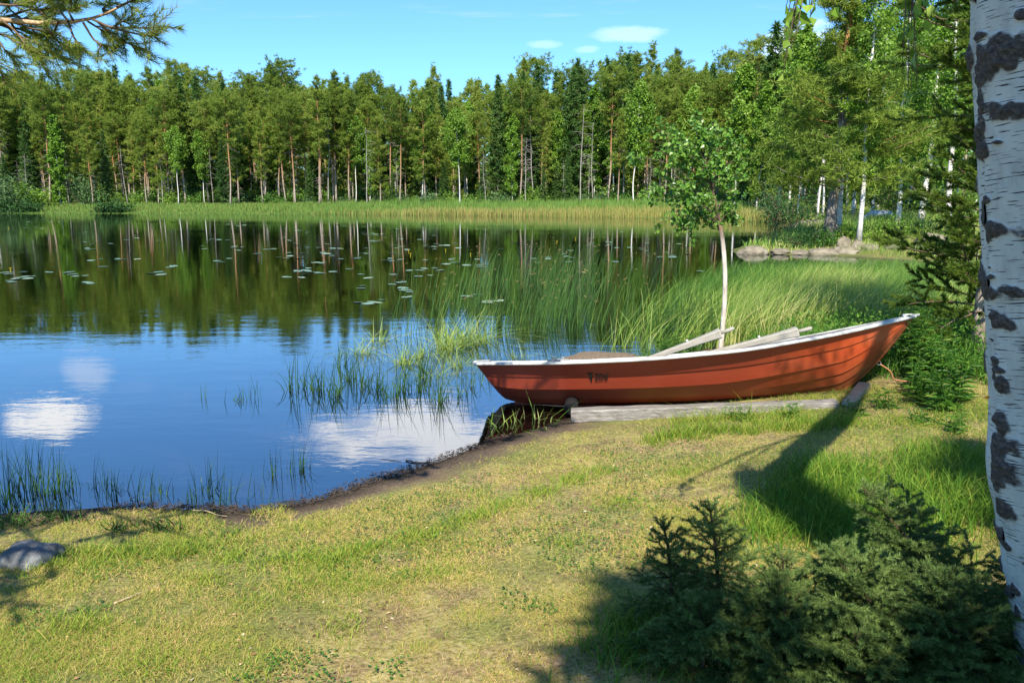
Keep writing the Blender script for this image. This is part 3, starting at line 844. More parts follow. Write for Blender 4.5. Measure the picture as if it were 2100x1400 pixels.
def build_spruce(seed, H, spread=.16, nb=70, m=9, ts=.30, tw=.09, base=.08, label='', name='spruce_tree', dens=7.0):
    r = np.random.default_rng(seed); root = thing(name, label, 'tree'); tr = Acc(); cr = Acc()
    s_, p = trunk_path(r, H, H * .004); r0 = H * .010; add_tube(tr, p, r0 * (1 - s_ * .93), 8, s_)
    for k in range(nb):
        v = ((k + r.random()) / nb); h = base + (1 - base) * v
        L = H * spread * (1 - v) ** .8 * r.uniform(.75, 1.15) + .12; az = k * 2.4 + r.normal() * .3; el = .35 * v - .18
        pts = limb(tr, at_path(s_, p, h), [math.cos(az), math.sin(az), el], L, r0 * .2 * (1 - v) + .006, r, .25, 5, .5, 3)
        nt = max(3, int(L * dens)); f_ = r.uniform(.2, 1.03, nt)
        c_ = np.array([[np.interp(x, np.linspace(0, 1, 5), pts[:, q]) for q in range(3)] for x in f_])
        c_ += r.normal(size=c_.shape) * np.array([.09, .09, .05]) * L
        tuft_cloud(cr, c_, ts * r.uniform(.7, 1.2, nt), m, tw, r, .45 + .15 * r.normal(), -.1)
    tuft_cloud(cr, np.repeat(p[-1:], 3, 0), ts * 1.1, m, tw, r, .6, 1.2)
    tr.build('trunk', M['spruce_bark'], root, True); cr.build('crown', M['spruce_needles'], root)
    return root


def build_birch(seed, H, crown=.6, spread=.14, r0=None, nb=40, clusters=5, per=26, ls=.16, mat='birch_leaves', label='', name='birch_tree', wob=.02, lean=(0, 0), droop=.9, prof=None):
    r = np.random.default_rng(seed); root = thing(name, label, 'tree'); tr = Acc(); cr = Acc()
    s_, p = trunk_path(r, H, H * wob, 16, lean); r0 = r0 or H * .008
    add_tube(tr, p, r0 * (1 - s_ * .85) * (1 + .4 * np.exp(-s_ * 35)), 8, s_)
    z0 = 1 - crown; prof = prof or (lambda v: (0.45 + 1.5 * v) * (1 - v) ** .6 * 1.1)
    for k in range(nb):
        v = (k + r.random()) / nb; h = z0 + crown * v * .98; az = k * 2.4 + r.normal() * .5
        L = max(H * spread * prof(v) * r.uniform(.6, 1.2), .3); el = .35 + .6 * v + r.normal() * .1
        pts = limb(tr, at_path(s_, p, h), [math.cos(az) * math.cos(el), math.sin(az) * math.cos(el), math.sin(el)], L, max(r0 * .22 * (1 - .6 * v), .006), r, droop, 6, .4, 3)
        n = clusters
        f_ = r.uniform(.35, 1.0, n); c_ = np.array([[np.interp(x, np.linspace(0, 1, 6), pts[:, q]) for q in range(3)] for x in f_]) + r.normal(size=(n, 3)) * L * .10
        P = np.repeat(c_, per, 0); q_ = r.normal(size=P.shape) * np.array([1, 1, 1.25]) * np.repeat(r.uniform(.09, .17, n) * max(L, H * spread * .5), per)[:, None]
        q_[:, 2] -= np.abs(r.normal(size=len(P))) * L * .10
        ax = rdir(len(P), r); ax[:, 2] -= .7
        leaves(cr, P + q_, ls * r.uniform(.7, 1.2, len(P)), ax, rdir(len(P), r) + [0, 0, .6], .75, np.clip(.5 + np.repeat(r.normal(size=n) * .13, per) + r.normal(size=len(P)) * .16, 0, 1))
    tr.build('trunk', M['birch_bark'], root, True); cr.build('crown', M[mat], root)
    return root


def build_snag(seed, H, label):
    r = np.random.default_rng(seed); root = thing('dead_tree', label, 'dead tree'); tr = Acc(); br = Acc()
    s_, p = trunk_path(r, H, H * .02, 12); add_tube(tr, p, H * .0075 * (1 - s_ * .85), 7, s_)
    for k in range(26):
        h = r.uniform(.3, .98); az = r.random() * 6.3
        pts = limb(br, at_path(s_, p, h), [math.cos(az), math.sin(az), r.normal() * .25], H * r.uniform(.05, .16), .022, r, .6, 5, .3, 3)
        for q in range(2): limb(br, pts[2 + q], [math.cos(az + r.normal()), math.sin(az + r.normal()), -.2 + r.normal() * .3], H * .05, .010, r, .5, 3, .3, 3)
    tr.build('trunk', M['dead_wood'], root, True); br.build('branches', M['dead_wood'], root)
    return root


def build_bush(seed, R_, h, mat, n=900, ls=.12, label='', name='shrub', group=None, aspect=.5):
    r = np.random.default_rng(seed); root = thing(name, label, 'shrub', group=group); st = Acc(); cr = Acc()
    for k in range(16):
        az = r.random() * 6.3; q = r.random() ** .6; d = np.array([math.cos(az) * R_ * q, math.sin(az) * R_ * q, h * (1 - .55 * q * q) * r.uniform(.75, 1.08)])
        pts = limb(st, [0, 0, -.05], d, np.linalg.norm(d), .012 + .006 * h, r, .25, 6, .4, 4)
        m_ = n // 16; f_ = r.uniform(.25, 1.03, m_)
        P = np.array([np.interp(f_, np.linspace(0, 1, 6), pts[:, c]) for c in range(3)]).T + r.normal(size=(m_, 3)) * np.array([R_, R_, h * .7]) * .17
        P[:, 2] = np.maximum(P[:, 2], .03)
        leaves(cr, P, ls * r.uniform(.6, 1.2, m_), rdir(m_, r) + [0, 0, .3], rdir(m_, r) + [0, 0, .7], aspect, np.clip(.5 + r.normal() * .12 + r.normal(size=m_) * .18, 0, 1))
    st.build('stems', M['twig'], root, True); cr.build('foliage', M[mat], root)
    return root


# ------------------------------------------------------------------ forest across the lake
SKYX = [-300, 0, 200, 250, 330, 380, 430, 470, 520, 560, 600, 650, 700, 760, 800, 830, 860, 910, 960, 1010, 1080, 1140, 1200, 1300, 1420, 1500, 1540, 1580, 1640, 2300]
SKYY = [140, 140, 150, 128, 140, 128, 145, 152, 142, 138, 128, 148, 125, 132, 165, 188, 148, 142, 152, 145, 130, 140, 104, 96, 104, 128, 118, 90, 100, 110]


def elev_w(px):
    y = np.interp(px, SKYX, SKYY); v = (y - 700) / FOC
    return -(math.sin(PITCH) + v * math.cos(PITCH)) / (math.cos(PITCH) - v * math.sin(PITCH))


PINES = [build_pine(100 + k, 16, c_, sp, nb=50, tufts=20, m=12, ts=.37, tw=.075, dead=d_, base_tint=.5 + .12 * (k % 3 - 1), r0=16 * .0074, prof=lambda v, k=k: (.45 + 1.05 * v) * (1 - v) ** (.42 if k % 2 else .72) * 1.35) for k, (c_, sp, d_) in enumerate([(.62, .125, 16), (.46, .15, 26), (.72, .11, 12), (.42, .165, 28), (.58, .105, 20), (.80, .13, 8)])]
SPRUCES = [build_spruce(200 + k, 16, sp, nb=90, ts=.5, tw=.15, dens=9) for k, sp in enumerate((.13, .155, .11))]
BIRCHES = [build_birch(300 + k, 14, c_, sp, nb=46, clusters=7, per=32, ls=.25, mat=mt_, r0=.085) for k, (c_, sp, mt_) in enumerate([(.65, .15, 'birch_leaves'), (.72, .12, 'birch_leaves'), (.55, .16, 'birch_leaves'), (.85, .10, 'bright_leaves')])]
SNAGS = [build_snag(400 + k, 11, '') for k in range(3)]
KIND = {'pine': (PINES, 16.0), 'spruce': (SPRUCES, 16.0), 'birch': (BIRCHES, 14.0), 'snag': (SNAGS, 11.0)}
LAB = {'pine': ['tall pine with orange upper trunk in the forest edge above the left shore', 'tall pine with orange upper trunk in the forest behind the middle of the far shore', 'tall pine with orange upper trunk in the forest behind the tan far reed edge'],
       'spruce': ['dark narrow pointed spruce among the pines on the left part of the far shore', 'dark narrow pointed spruce among the pines in the middle of the far shore', 'dark narrow pointed spruce among the pines behind the tan far reed edge'],
       'birch': ['leafy light green birch with white trunk among pines on the left far shore', 'leafy light green birch with white trunk among pines in the middle far shore', 'leafy light green birch with white trunk behind the tan far reed edge'],
       'snag': ['bare grey dead tree with twiggy branches at the forest edge, left far shore', 'bare grey dead tree with twiggy branches at the forest edge, middle far shore', 'bare grey dead tree with twiggy branches behind the tan far reed edge']}
used = {}


def place(kind, x, y, H, label, group, rz=None, r=None, fat=1.0, which=None):
    protos, H0 = KIND[kind]
    k = int(r.integers(len(protos))) if which is None else which
    o = protos[k]; sc = H / H0
    z = gz(float(x), float(y)) - .05; rz = r.random() * 6.28 if rz is None else rz
    s3 = (sc * fat, sc * fat, sc)
    if (kind, k) not in used:
        used[(kind, k)] = o; o.location = (x, y, z); o.rotation_euler = (r.normal() * .015, r.normal() * .015, rz); o.scale = s3; o['label'] = label; o['group'] = group
        return o
    return dup(o, (x, y, z), rz, s3, label, group, (r.normal() * .018, r.normal() * .018))


fr = np.random.default_rng(11); NK = {}
SHX = [-700, 0, 300, 700, 1000, 1400, 1580, 2600]; SHY = [78, 73.5, 73, 70.5, 66.5, 60.5, 53, 53]
for row, (back, step) in enumerate([(6.0, 2.6), (7.5, 2.0), (9.0, 2.0), (11, 2.1), (14, 2.2), (18, 2.3), (23, 2.6), (29, 2.9), (36, 3.4)]):
    px = -140.0
    while px < 1700:
        Y = float(np.interp(px, SHX, SHY)) + back + fr.normal() * 1.1
        px += step * FOC / Y * fr.uniform(.55, 1.45)
        x = (px - 1050) / FOC * Y * 1.005
        if px > 1560 and Y < 66: continue
        Hs = elev_w(px) * Y + EYE - gz(x, Y)
        zone = 0 if px < 450 else (1 if px < 1000 else 2)
        u_ = fr.random(); lf = px < 700
        if row < 3: kind = 'pine' if u_ < .46 else ('snag' if u_ < (.80 if lf else .70) else ('birch' if u_ < .88 else 'spruce'))
        elif row < 6: kind = 'pine' if u_ < (.68 if lf else .50) else ('birch' if u_ < (.80 if lf else .78) else 'spruce')
        else: kind = 'pine' if u_ < (.75 if lf else .55) else ('birch' if u_ < (.82 if lf else .72) else 'spruce')
        if kind == 'pine': H = Hs * (fr.uniform(.55, .95) if row < 5 else fr.uniform(.80, 1.04))
        elif kind == 'birch': H = Hs * (fr.uniform(.5, .8) if row < 5 else fr.uniform(.72, .93))
        elif kind == 'spruce': H = Hs * (fr.uniform(.25, .6) if row < 3 else fr.uniform(.7, 1.0))
        else: H = Hs * fr.uniform(.30, .72)
        NK[kind] = NK.get(kind, 0) + 1
        place(kind, x, Y, H, LAB[kind][zone], {'pine': 'pines of the far forest', 'spruce': 'spruces of the far forest', 'birch': 'birches of the far forest', 'snag': 'dead trees of the far forest'}[kind], r=fr)
# undergrowth bushes along the foot of the far forest
ub = [build_bush(500 + k, 1.3, 1.6, mt_, 500, .26, 'low green bush at the foot of the far forest trees', 'bush', 'bushes at the foot of the far forest') for k, mt_ in enumerate(('willow_leaves', 'herb', 'birch_leaves'))]
k = 0
for px in np.arange(-60, 1560, 11):
    px = px + fr.normal() * 9; Y = float(np.interp(px, SHX, SHY)) + fr.uniform(5.5, 16); x = (px - 1050) / FOC * Y
    if px > 1450 and Y < 60: continue
    s0 = fr.uniform(.45, 1.15); o = ub[k % 3]; z = gz(x, Y) - .05
    if k < 3: o.location = (x, Y, z); o.scale = (s0, s0, s0)
    else: dup(o, (x, Y, z), fr.random() * 6, (s0, s0, s0))
    k += 1
# dense wood further back, nobody could count it
ww = Acc(); wr = np.random.default_rng(5)
for px in np.arange(-200, 2300, 16):
    Y = wr.uniform(112, 128); x = (px - 1050) / FOC * Y; Ht = (elev_w(px) * Y + EYE - 3) * wr.uniform(.70, .93); zb = gz(x, Y)
    zz = wr.uniform(0.0, 1, 300) ** .9; rr = (1 - zz) ** .7 * 2.2 + .25; a_ = wr.random(300) * 6.28
    c_ = np.stack([x + rr * np.cos(a_) * wr.random(300) ** .5, Y + rr * np.sin(a_), zb + zz * Ht], 1)
    tuft_cloud(ww, c_, .6, 8, .16, wr, .50 + wr.normal() * .08)
tag(ww.build('distant_forest', M['pine_needles']), 'dense dark wood filling in behind the far shore trees', 'forest', kind='stuff')

uu = Acc()
n = 9000; px = wr.uniform(-200, 1600, n); Y = np.interp(px, SHX, SHY) + wr.uniform(13, 46, n); X = (px - 1050) / FOC * Y; hm = 1.2 + 4.2 * fbm(xy3(X, Y), .35, 3)
tuft_cloud(uu, np.stack([X, Y, gz(X, Y) + hm * wr.random(n)], 1), .55, 8, .13, wr, .62)
tag(uu.build('forest_undergrowth', M['pine_needles']), 'dark undergrowth of saplings between the far forest trunks', 'undergrowth', kind='stuff')

# bright narrow birch and willow shrubs on the far left shore
o = build_birch(350, 8.6, .93, .10, nb=46, clusters=6, per=30, ls=.22, mat='bright_leaves', label='slim bright green birch leafed to the ground at the left far shore')
x, y, _ = un(124, 410, Y=78); o.location = (x, y, gz(x, y) - .05)
for k, (px, Y, R_, h, mt_, lb) in enumerate([(-25, 75, 2.6, 4.2, 'willow_leaves', 'tall grey green willow bush cut by the left picture edge'), (45, 75.2, 2.2, 3.2, 'willow_leaves', 'rounded grey green willow bush beside the slim bright birch'),
                                          (85, 76.5, 1.6, 2.6, 'birch_leaves', 'mid green willow bush in front of the slim bright birch'), (70, 73.6, 1.8, 1.2, 'dark_shrub', 'low dark green bush overhanging the water on the far left shore'),
                                          (20, 73.4, 1.7, 1.3, 'dark_shrub', 'low dark green bush overhanging water at the left picture edge'), (252, 73.0, 1.9, 1.0, 'dark_shrub', 'low dark green mound of shrub on the waterline left of the forest gap'), (195, 79, 1.7, 3.4, 'willow_leaves', 'green leafy bush standing just right of the slim bright birch')]):
    o = build_bush(520 + k, R_, h, mt_, 2200, .24, lb); x = (px - 1050) / FOC * Y * 1.01; o.location = (x, Y, max(gz(x, Y), 0) - .05)

# far reed belt
fa = Acc(); n = 42000
px = fr.uniform(-120, 1640, n); off = fr.random(n) ** 1.0 * 8.5 - 1.6; Y = np.interp(px, SHX, SHY) + off; X = (px - 1050) / FOC * Y
Z = np.maximum(gz(X, Y), -.05); rt = np.clip((px - 550) / 350, 0, 1)
hgt = (np.where(off < 1.2, .28, .36) + .50 * rt) * fr.uniform(.6, 1.15, n)
tn = np.clip(np.where(off < .2 + .9 * rt, .25 + .3 * (1 - rt), .62 - .12 * (1 - rt)) + fr.normal(size=n) * .12, 0, 1)
hgt = np.where((off < .2) & (rt < .3), hgt * .6, hgt)
blades(fa, np.stack([X, Y, Z], 1), hgt, .05, fr.normal(size=(n, 2)) * .12 + [.06, 0], .05, tn, 2)
tag(fa.build('reed_belt', M['far_reed']), 'belt of green reeds with straw coloured feet along the far waterline', 'reeds', kind='stuff')

# ------------------------------------------------------------------ wooded point on the right, about 27 m away
def stand(root, px, Y, dx=0.0):
    x = (px - 1050) / FOC * Y * 1.0 + dx
    root.location = (x, Y, gz(x, Y) - .05); return root


stand(build_pine(601, 11.2, .86, .21, r0=.19, nb=100, tufts=46, m=20, ts=.22, tw=.034, dead=6, bark='old_pine_bark', thin=.55, label='large pine with orange upper stem standing on the rocky point', base_tint=.5, prof=lambda v: (1.15 - .75 * v) * (.75 + .4 * math.sin(v * 9)) + .12), 1697, 28.2)
stand(build_birch(602, 10.0, .80, .09, r0=.085, nb=44, clusters=6, per=46, ls=.085, label='tall slender white birch behind two boulders on the rocky point', wob=.006), 1757, 27.2)
stand(build_birch(603, 8.0, .55, .10, r0=.10, nb=30, clusters=5, per=40, ls=.09, label='grey stemmed birch just right of the large pine on the point', wob=.008), 1714, 30.5)
stand(build_birch(604, 10.5, .80, .14, r0=.10, nb=48, clusters=6, per=50, ls=.10, mat='bright_leaves', label='crooked white birch right of the pale boulder in the meadow', wob=.018), 1832, 33)
stand(build_birch(605, 10.8, .80, .15, r0=.135, nb=48, clusters=6, per=50, ls=.11, mat='bright_leaves', label='thick stemmed birch with dark lower bark right of the crooked birch', wob=.014, lean=(.6, 0)), 1880, 35)
stand(build_birch(606, 10.5, .74, .12, r0=.10, nb=44, clusters=6, per=44, ls=.11, label='straight white birch standing left of the pale boulder', wob=.008), 1779, 42)
stand(build_birch(607, 9.5, .6, .12, r0=.085, nb=34, clusters=5, per=40, ls=.12, label='left one of two thin birches close together behind the tall slender birch', wob=.01), 1739, 46)
stand(build_birch(608, 9.0, .6, .12, r0=.08, nb=34, clusters=5, per=40, ls=.12, label='right one of two thin birches close together behind the tall slender birch', wob=.012), 1744, 46.6)
stand(build_birch(609, 9.0, .55, .12, r0=.075, nb=30, clusters=5, per=36, ls=.12, label='thin pale birch left of the large pine trunk near the flat ledge', wob=.01), 1670, 47)
stand(build_birch(610, 9.2, .55, .12, r0=.07, nb=30, clusters=5, per=36, ls=.12, label='thin pale birch between the ledge birch and the large pine trunk', wob=.014), 1679, 48)
stand(build_birch(611, 9.6, .7, .14, r0=.11, nb=44, clusters=6, per=44, ls=.10, mat='bright_leaves', label='birch with leaning white stem showing behind the dark young pine', wob=.016, lean=(-.7, 0)), 1938, 30)
pr = np.random.default_rng(21)
k = 0
for px, Y, H, kind in [(1560, 62, 13.2, 'spruce'), (1585, 66, 15.0, 'pine'), (1528, 66, 13.0, 'pine'), (1610, 58, 12.0, 'birch'), (1640, 60, 13.0, 'birch'), (1665, 56, 11.5, 'birch'), (1700, 58, 12.4, 'pine'), (1730, 55, 11.6, 'birch'), (1765, 60, 12.8, 'spruce'),
                       (1790, 52, 11, 'birch'), (1820, 56, 12.5, 'birch'), (1850, 50, 11.4, 'birch'), (1890, 54, 12.4, 'birch'), (1915, 47, 11.5, 'birch'), (1950, 50, 12.6, 'birch'), (1990, 46, 12, 'birch'), (2040, 48, 12, 'birch'), (1545, 56, 9.0, 'birch'), (1590, 53, 7.5, 'birch'), (1630, 50, 7.0, 'birch'), (1500, 60, 10.5, 'birch'),
                       (1720, 64, 14, 'spruce'), (1840, 64, 14.5, 'spruce'), (1960, 62, 15, 'pine'), (2080, 58, 14, 'pine'), (2100, 40, 11, 'birch'), (1990, 38, 9.5, 'birch')]:
    x = (px - 1050) / FOC * Y
    place(kind, x, Y, H, {'birch': 'leafy birch in the sunny grove behind the rocky point', 'pine': 'pine in the grove behind the rocky point', 'spruce': 'dark spruce rising in the grove behind the rocky point'}[kind], 'trees of the grove behind the point', r=pr, fat=1.15)
for k, (px, Y, R_, h, mt_, lb) in enumerate([(1655, 27.6, 1.15, .75, 'dark_shrub', 'dark green bush left of the large pine foot on the point'), (1685, 27.4, .6, .55, 'herb', 'small leafy bush at the foot of the large pine'),
                                          (1798, 27.8, 1.1, .85, 'birch_leaves', 'bright leafy bush right of the tall slender birch'), (1840, 28.4, 1.2, .8, 'birch_leaves', 'leafy bush below the crooked white birch'),
                                          (1722, 28.4, .7, .65, 'birch_leaves', 'leafy bush behind the round boulder'), (1885, 28.5, 1.2, .8, 'dark_shrub', 'dark bush behind the domed boulder at the right end of the point'),
                                          (1612, 40, 1.6, 2.6, 'dark_shrub', 'small dark rowan bush at the water left of the flat ledge'), (1590, 50, 2.2, 3.0, 'willow_leaves', 'grey green willow behind the end of the tan reed edge'),
                                          (1850, 44, 2.2, 3.0, 'dark_shrub', 'dark leafy bush between the crooked and the thick stemmed birch'), (1915, 40, 2.2, 3.2, 'bright_leaves', 'yellow green bush right of the thick stemmed birch'),
                                          (1700, 50, 2.4, 3.0, 'birch_leaves', 'green bush in the grove behind the large pine'), (1760, 54, 2.6, 3.4, 'herb', 'green bush in the grove behind the tall slender birch'), (1810, 52, 2.6, 3.4, 'birch_leaves', 'green bush in the grove behind the pale boulder'), (1965, 34, 1.8, 2.4, 'bright_leaves', 'yellow green bush seen through the dark young pine')]):
    stand(build_bush(640 + k, R_, h, mt_, 1500, .085 if Y < 32 else .16, lb), px, Y)


def rock(name, label, px, py, Y, sx_, sy_, sz_, mat, seed, group=None, cut=.35, rz=0.0, loc=None):
    import bmesh
    bm = bmesh.new(); bmesh.ops.create_icosphere(bm, subdivisions=4, radius=1)
    V = np.array([v.co[:] for v in bm.verts]); T = np.array([[v.index for v in f.verts] for f in bm.faces]); bm.free()
    d = 1 + (fbm(V + seed * 3.7, 1.3, 3) - .5) * .75 + (fbm(V + seed, 4.5, 3) - .5) * .14
    V = V * d[:, None]; V = np.sign(V) * np.abs(V) ** .9
    V = V * [sx_ / 2, sy_ / 2, sz_ / (1 + cut)]; V[:, 2] += sz_ * (1 - 1 / (1 + cut)) - .02
    o = mesh_obj(name, V, T, None, mat, None, None, True)
    p_ = un(px, py, Y); o.location = loc if loc is not None else (p_[0], p_[1], max(p_[2], gz(float(p_[0]), float(p_[1])) - .04)); o.rotation_euler = (0, 0, rz)
    return tag(o, label, 'rock', group)


G = 'boulders along the rocky point'
for k, (px, py, Y, w_, h_, lb) in enumerate([(1545, 517, 26.6, .95, .26, 'flat grey rock at the left tip of the point'), (1600, 520, 26.6, .8, .16, 'low tan rock second from the tip of the point'), (1637, 523, 26.5, .75, .16, 'low tan rock in front of the dark green bush'), (1690, 524, 26.3, 1.0, .22, 'broad low rock below the large pine'),
                                          (1730, 515, 26.8, .48, .42, 'round grey boulder standing highest beside the slender birch'), (1757, 518, 26.5, .55, .32, 'tan boulder at the foot of the tall slender birch'), (1735, 527, 26.2, .9, .26, 'broad wet rock at the waterline below the round boulder'), (1783, 528, 26.2, .6, .22, 'small rock at the waterline right of the slender birch'),
                                          (1828, 530, 25.9, .6, .28, 'smooth rock alone at the waterline below the leafy bush'), (1903, 524, 25.6, 1.0, .48, 'domed tan boulder at the right end of the point')]):
    rock('rock', lb, px, py + 3, Y - .15, w_, w_ * .8, h_ * 1.08, M['rock'], 30 + k, G, rz=k * .9)
rock('flat_rock', 'flat layered pale ledge of rock left of the large pine trunk', 1672, 468, 40, 2.4, 1.6, .45, M['rock'], 51)
rock('boulder', 'long low pale grey boulder in the meadow beside a birch trunk', 1802, 449, 40.5, 1.5, .9, .45, M['pale_rock'], 52)
rock('boulder', 'low brown boulder in the water just behind the boat', 1248, 742, 9.6, .95, .75, .12, M['brown_rock'], 53)
xr, yr, _ = un(58, 1140, z=.14)
rock('boulder', 'dark grey lichened boulder in shaded grass at the left edge', 0, 0, 0, .31, .27, .14, M['grey_rock'], 54, loc=(xr + .02, yr, gz(xr, yr) - .02))

# ------------------------------------------------------------------ foreground birch on the right edge
LEFT = [(-700, 2330), (-350, 2090), (-120, 1990), (0, 1983), (100, 1986), (200, 1992), (400, 2001), (600, 2014), (800, 2024), (930, 2030), (1000, 2032), (1080, 2041), (1180, 2055), (1300, 2076), (1400, 2094), (1600, 2136)]
BY = 2.35; BR = .135
birch = thing('birch_tree', 'white birch trunk with black corky bark patches close up on the right', 'tree')
lp = np.array([un(px, py, BY) for py, px in LEFT]); order = np.argsort(lp[:, 2]); lp = lp[order]
nz_, nth = 620, 220
zz = np.linspace(gz(2.6, BY) - .1, lp[-1, 2], nz_); lx = np.interp(zz, lp[:, 2], lp[:, 0])
lx = lx + .026; lx = np.convolve(np.pad(lx, 20, mode='edge'), np.ones(41) / 41, 'valid')
rad = BR * (1 + .25 * np.exp(-(zz - zz[0]) * 3.0)) * (1.02 - .03 * (zz - zz[0]))
ang = np.linspace(0, 2 * np.pi, nth)                       # 0 = left silhouette, going round past the camera side
dirx = -np.cos(ang); diry = -np.sin(ang)
ARC, ZZ = np.meshgrid(ang, zz); ARCM = ARC * BR
mask = np.zeros_like(ARC)
PATCH = [(2062, 105, 62, 48), (2008, 128, 24, 62), (1992, 205, 10, 55), (2050, 62, 22, 14), (2075, 222, 34, 30), (2048, 215, 14, 22), (2010, 278, 9, 9), (1996, 250, 9, 50), (2034, 290, 8, 5), (2070, 290, 8, 5), (2000, 300, 12, 26), (2060, 475, 66, 24), (2020, 480, 22, 30), (2015, 410, 11, 14),
         (2060, 610, 34, 20), (2090, 600, 25, 20), (2056, 575, 15, 9), (2044, 556, 6, 6), (2082, 665, 26, 28), (2037, 755, 10, 12), (2050, 772, 20, 12), (2030, 790, 6, 16), (2088, 800, 16, 28), (2060, 935, 32, 45), (2085, 985, 34, 70), (2050, 1010, 26, 40), (2075, 1065, 26, 38), (2092, 880, 12, 40), (2082, 1150, 15, 16), (2064, 1240, 12, 20), (2095, 1290, 12, 25), (2040, 960, 10, 60), (2098, 30, 16, 12), (2020, 880, 6, 12)]
for (px, py, rx, ry) in PATCH:
    c = un(px, py, BY - BR * .8); lxx = np.interp(c[2], zz, lx)
    cc = np.clip(1 - (c[0] - lxx) / BR, -1, 1); a0 = math.acos(cc)
    k_ = (BY - BR * .8) / FOC
    foreshort = max(math.sin(a0), .45)
    mask = np.maximum(mask, 1.0 - np.hypot((ARCM - a0 * BR) / (rx * k_ / foreshort), (ZZ - c[2]) / (ry * k_)) ** 1.5 * .80)
br_ = np.random.default_rng(3)
for k in range(40):
    mask = np.maximum(mask, 1.2 - np.hypot((ARCM - br_.uniform(.62, 1.0) * 2 * np.pi * BR) / br_.uniform(.02, .08), (ZZ - br_.uniform(zz[0], zz[-1])) / br_.uniform(.015, .06)) * .8)
flat = np.stack([np.cos(ARC).ravel() * BR, np.sin(ARC).ravel() * BR, ZZ.ravel()], 1)
nzv = (fbm(flat, 26, 4) - .5).reshape(ARC.shape); mask = np.clip(mask + nzv * 1.1 - .02, 0, 1.2)
edge = np.clip((mask - .35) * 2.2, 0, 1)
disp = edge * (.005 + .010 * np.abs((fbm(flat, 55, 3) - .35)).reshape(ARC.shape) * 2) + (fbm(flat, 6, 3).reshape(ARC.shape) - .5) * .012
kn = un(2065, 985, BY - BR * .8); disp += .016 * np.exp(-((ZZ - kn[2]) / .12) ** 2)
R2 = rad[:, None] + disp
CXs = lx + rad
VX = CXs[:, None] + dirx[None] * R2; VY = BY + diry[None] * R2
V = np.stack([VX.ravel(), VY.ravel(), ZZ.ravel()], 1)
mesh_obj('trunk', V, None, grid_faces(nz_, nth), M['old_birch'], birch, None, True, {'bark': np.stack([ARCM.ravel(), ZZ.ravel(), mask.ravel()], 1)})
# limbs and hanging leafy twigs above the picture, tips reaching into the top right
bt = Acc(); bl = Acc(); topc = np.array([CXs[-1], BY, zz[-1]])
add_tube(bt, [topc - [.07, 0, .1], topc + [.5, .05, .8], topc + [1.0, .1, 1.8], topc + [1.4, .1, 3.0]], [BR * .92, BR * .8, .08, .04], 14)
gr = np.random.default_rng(44)
HANG = [(1655, -60, 2.5, [(1640, 20), (1615, 30), (1625, 60), (1613, 10), (1660, 10), (1612, 95), (1606, 150)]), (1665, -60, 2.55, [(1672, 5), (1690, 20), (1662, 35), (1712, 15), (1630, 90)]), (1860, -60, 2.7, [(1870, 100), (1850, 130), (1875, 60), (1880, 180), (1862, 195)]), (1880, -60, 2.75, [(1875, 20), (1900, 40), (1910, 10), (1868, 190)])]
hub = topc + np.array([.3, .06, .55])
for (px, py, Y, tips) in HANG:
    n0 = un(px, py, Y); pts = np.array([hub, hub * .5 + n0 * .5 + [0, 0, .12], n0]); add_tube(bt, pts, [.009, .007, .004], 6)
    for (tx, ty) in tips:
        e = un(tx, ty, Y + gr.normal() * .04); s_ = np.linspace(0, 1, 6)[:, None]; q = n0 * (1 - s_) + e * s_ + np.array([0, 0, .05]) * np.sin(s_ * np.pi); add_tube(bt, q, np.linspace(.0025, .001, 6), 4)
        f_ = np.linspace(.35, 1, 4); P = np.array([np.interp(f_, s_[:, 0], q[:, c]) for c in range(3)]).T
        ax = np.stack([gr.normal(size=4) * .6, gr.normal(size=4) * .6, -np.ones(4)], 1)
        leaves(bl, P, gr.uniform(.032, .048, 4), ax, np.stack([gr.normal(size=4), -np.ones(4) * .8, gr.normal(size=4) * .3], 1), .8, gr.uniform(.3, 1, 4), .12)
for k in range(9):
    az = gr.random() * 6.28; h_ = gr.uniform(1.2, 2.9); pts = limb(bt, topc + [.25 + .42 * h_, .08, h_], [math.cos(az), math.sin(az), .5], gr.uniform(.7, 1.3), .018, gr, 1.2, 6)
    m_ = 130; f_ = gr.uniform(.2, 1, m_); P = np.array([np.interp(f_, np.linspace(0, 1, 6), pts[:, c]) for c in range(3)]).T + gr.normal(size=(m_, 3)) * .13
    leaves(bl, P, gr.uniform(.035, .055, m_), rdir(m_, gr) - [0, 0, .8], None, .8)
bt.build('branches', M['twig'], birch, True); bl.build('crown', M['birch_leaves'], birch)

# ------------------------------------------------------------------ young birch behind the boat
yb = thing('birch_tree', 'young thin birch with a lopsided leafy crown behind the boat', 'tree')
YB = 9.7
tp = np.array([un(1477, 712, YB), un(1484, 650, YB), un(1487, 600, YB), un(1487, 550, YB), un(1483, 500, YB), un(1476, 455, YB), un(1467, 410, YB), un(1456, 365, YB), un(1443, 320, YB), un(1428, 280, YB)])
tp[0, 2] = gz(tp[0, 0], YB) - .05
s_ = np.linspace(0, 1, len(tp)); s2 = np.linspace(0, 1, 60); tps = np.array([np.interp(s2, s_, tp[:, c]) for c in range(3)]).T
tps = np.array([np.convolve(np.pad(tps[:, c], 4, mode='edge'), np.ones(9) / 9, 'valid') for c in range(3)]).T
yt = Acc(); yl = Acc(); yw = Acc(); add_tube(yt, tps, np.interp(s2, [0, .08, .5, .62, 1], [.036, .030, .026, .016, .004]), 10, s2); yr_ = np.random.default_rng(9)
